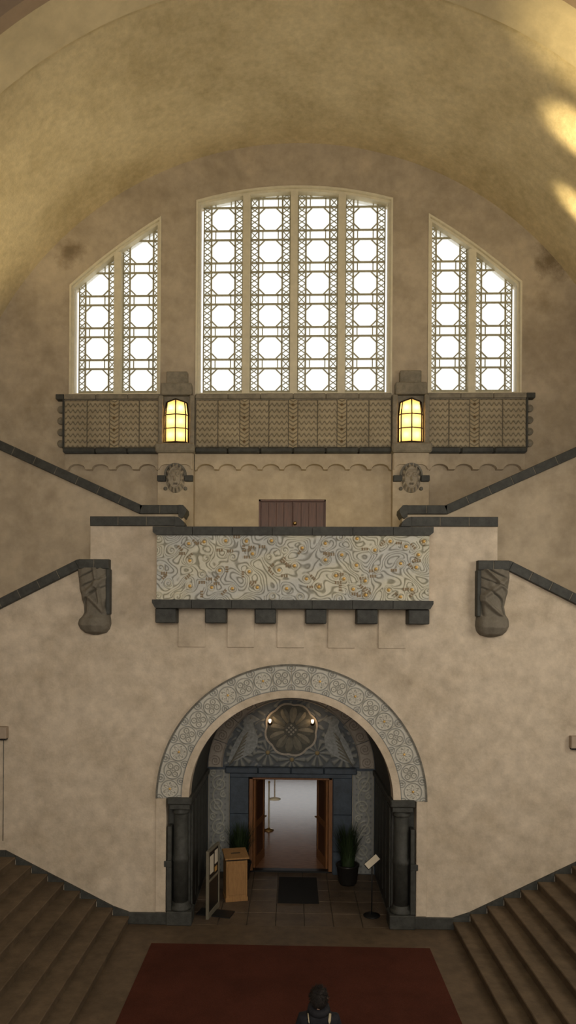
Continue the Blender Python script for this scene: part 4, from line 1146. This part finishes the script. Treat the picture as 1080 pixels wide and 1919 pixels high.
# hair cap over the back of the head, ears, hood, backpack
bm = bmesh.new(); bmesh.ops.create_uvsphere(bm, u_segments=28, v_segments=20, radius=1)
for v in bm.verts:
    n = v.co.normalized()
    k = 1 + .05 * math.sin(9*n.x + 5*n.z) * math.sin(8*n.y + 3) + .035 * math.sin(17*n.x) * math.sin(15*n.z)
    v.co = Vector((n.x * .099 * k, n.y * .112 * k + .0, n.z * .125 * k))
    if n.y > .35 and n.z < .35: v.co.y *= .55
rh = random.Random(5)
for _ in range(520):
    t, u_ = rh.uniform(0, 2*PI), rh.uniform(-.35, 1)
    n = Vector((math.cos(t) * math.sqrt(1 - u_*u_), math.sin(t) * math.sqrt(1 - u_*u_), u_))
    if n.y > .45 and n.z < .3: continue
    p0 = Vector((n.x * .094, n.y * .106, n.z * .119)); dr = (n + Vector((rh.uniform(-.6, .6), rh.uniform(-.7, .2), rh.uniform(-.5, .5)))).normalized()
    ln_ = rh.uniform(.018, .042) * (1.25 if n.z > .6 else 1)
    sd_ = dr.cross(Vector((.3, .2, 1))).normalized() * .010
    a_, b_, c_ = bm.verts.new(p0 - sd_), bm.verts.new(p0 + sd_), bm.verts.new(p0 + dr * ln_)
    d_ = bm.verts.new(p0 + n * .012); bm.faces.new((a_, b_, c_)); bm.faces.new((a_, c_, d_)); bm.faces.new((b_, d_, c_))
me = finish(bm, True); o = link('hair', me, M_HAIR, pe); o.location = (0, .01, 1.645)
for s in (-1, 1):
    bm = bmesh.new(); bmesh.ops.create_uvsphere(bm, u_segments=10, v_segments=8, radius=1)
    for v in bm.verts: v.co = Vector((v.co.x*.014, v.co.y*.022, v.co.z*.034))
    o = link('ear', finish(bm, True), M_SKIN, pe); o.location = (s*.092, .035, 1.62)
bm = bmesh.new()
add_tube(bm, [(.085*math.cos(t), .085*math.sin(t) - .01, 1.535 + .02*math.sin(t)) for t in np.linspace(0, 2*PI, 17)], .045, 8); link('collar', finish(bm, True), M_COAT, pe)
bm = bmesh.new(); add_box(bm, -.15, .15, -.27, -.11, .98, 1.40, .04); bp_ = link('backpack', finish(bm), M_COAT, pe)
for s in (-1, 1):
    tube('strap', [(s*.10, -.13, 1.36), (s*.115, -.10, 1.455), (s*.12, .0, 1.50), (s*.115, .09, 1.46), (s*.12, .12, 1.25)], .018, M_COAT, bp_, 6)
    tube('strap_trim', [(s*.105, -.125, 1.375), (s*.115, -.115, 1.455), (s*.122, -.06, 1.505)], .008 if s < 0 else .016, M_STRAP, bp_, 6)

# ------------------------------------------------------------------ floodlights that wash the vault, on the side wall ledges
M_FLOOD = mat('flood_lens', (1, .9, .7), .4, 0, 1, emit=(1.0, .80, .45), estr=6)
def flood(x, y, z, target, power, ang, label, blend=.6):
    w = empty('floodlight', (x, y, z)); tag(w, label, 'floodlight', 'floodlights washing the vault')
    d = (Vector(target) - Vector((x, y, z))).normalized(); q = d.to_track_quat('Z', 'Y').to_matrix().to_4x4()
    me = lathe_mesh([(.06, -.16), (.10, -.12), (.12, .0), (.115, .0)], 16); me.transform(q); link('housing', me, M_BLACK, w)
    me = lathe_mesh([(.105, -.012), (.105, -.004)], 16); me.transform(q); link('lens', me, M_FLOOD, w)
    xw = math.copysign(math.sqrt(RV*RV - (z - .14 - ZV)**2) + .02, x)
    if z < 8: pts = [(0, 0, -.25), (0, 0, -.05)]
    else: pts = [(0, 0, -.05), (0, 0, -.14), (xw - x, 0, -.14)]
    tube('bracket', pts, .02, M_BLACK, w, 6)
    l = bpy.data.lights.new('flood_beam', 'SPOT'); l.energy = power; l.color = (1.0, .80, .42); l.spot_size = math.radians(ang); l.spot_blend = blend; l.shadow_soft_size = .1
    lo = bpy.data.objects.new('flood_beam', l); COL.objects.link(lo); lo.parent = w; lo.location = d * .03
    lo.rotation_euler = d.to_track_quat('-Z', 'Y').to_euler()
flood(6.70, 12.25, 10.6, (5.15, 12.2, 15.4), 2200, 24, 'black bracket floodlight under the transverse arch on the right', 1.0)
flood(6.75, 13.75, 10.7, (5.42, 13.8, 15.25), 3800, 13, 'narrow black bracket floodlight second along the right side wall', 1.0)
flood(6.95, 15.2, 10.8, (5.98, 15.25, 14.7), 2600, 11, 'narrow black bracket floodlight nearest the windows on the right', 1.0)
flood(7.55, 12.35, 10.2, (3.5, 12.5, 16.8), 350, 120, 'wide black floodlight low on the right side wall')
flood(-7.55, 12.35, 10.2, (-3.5, 12.5, 16.8), 350, 120, 'wide black floodlight low on the left side wall')
flood(-7.40, 14.8, 10.2, (-6.3, 15.2, 14.3), 380, 60, 'black floodlight further in on the left side wall', 1.0)
flood(-1.4, 14.6, 6.95, (-.9, 17, 9.0), 52, 120, 'unseen uplight added on the landing floor left of the upper door')  # unseen uplights added to brighten the wall behind the landing
flood(1.4, 14.6, 6.95, (.9, 17, 9.0), 52, 120, 'unseen uplight added on the landing floor right of the upper door')
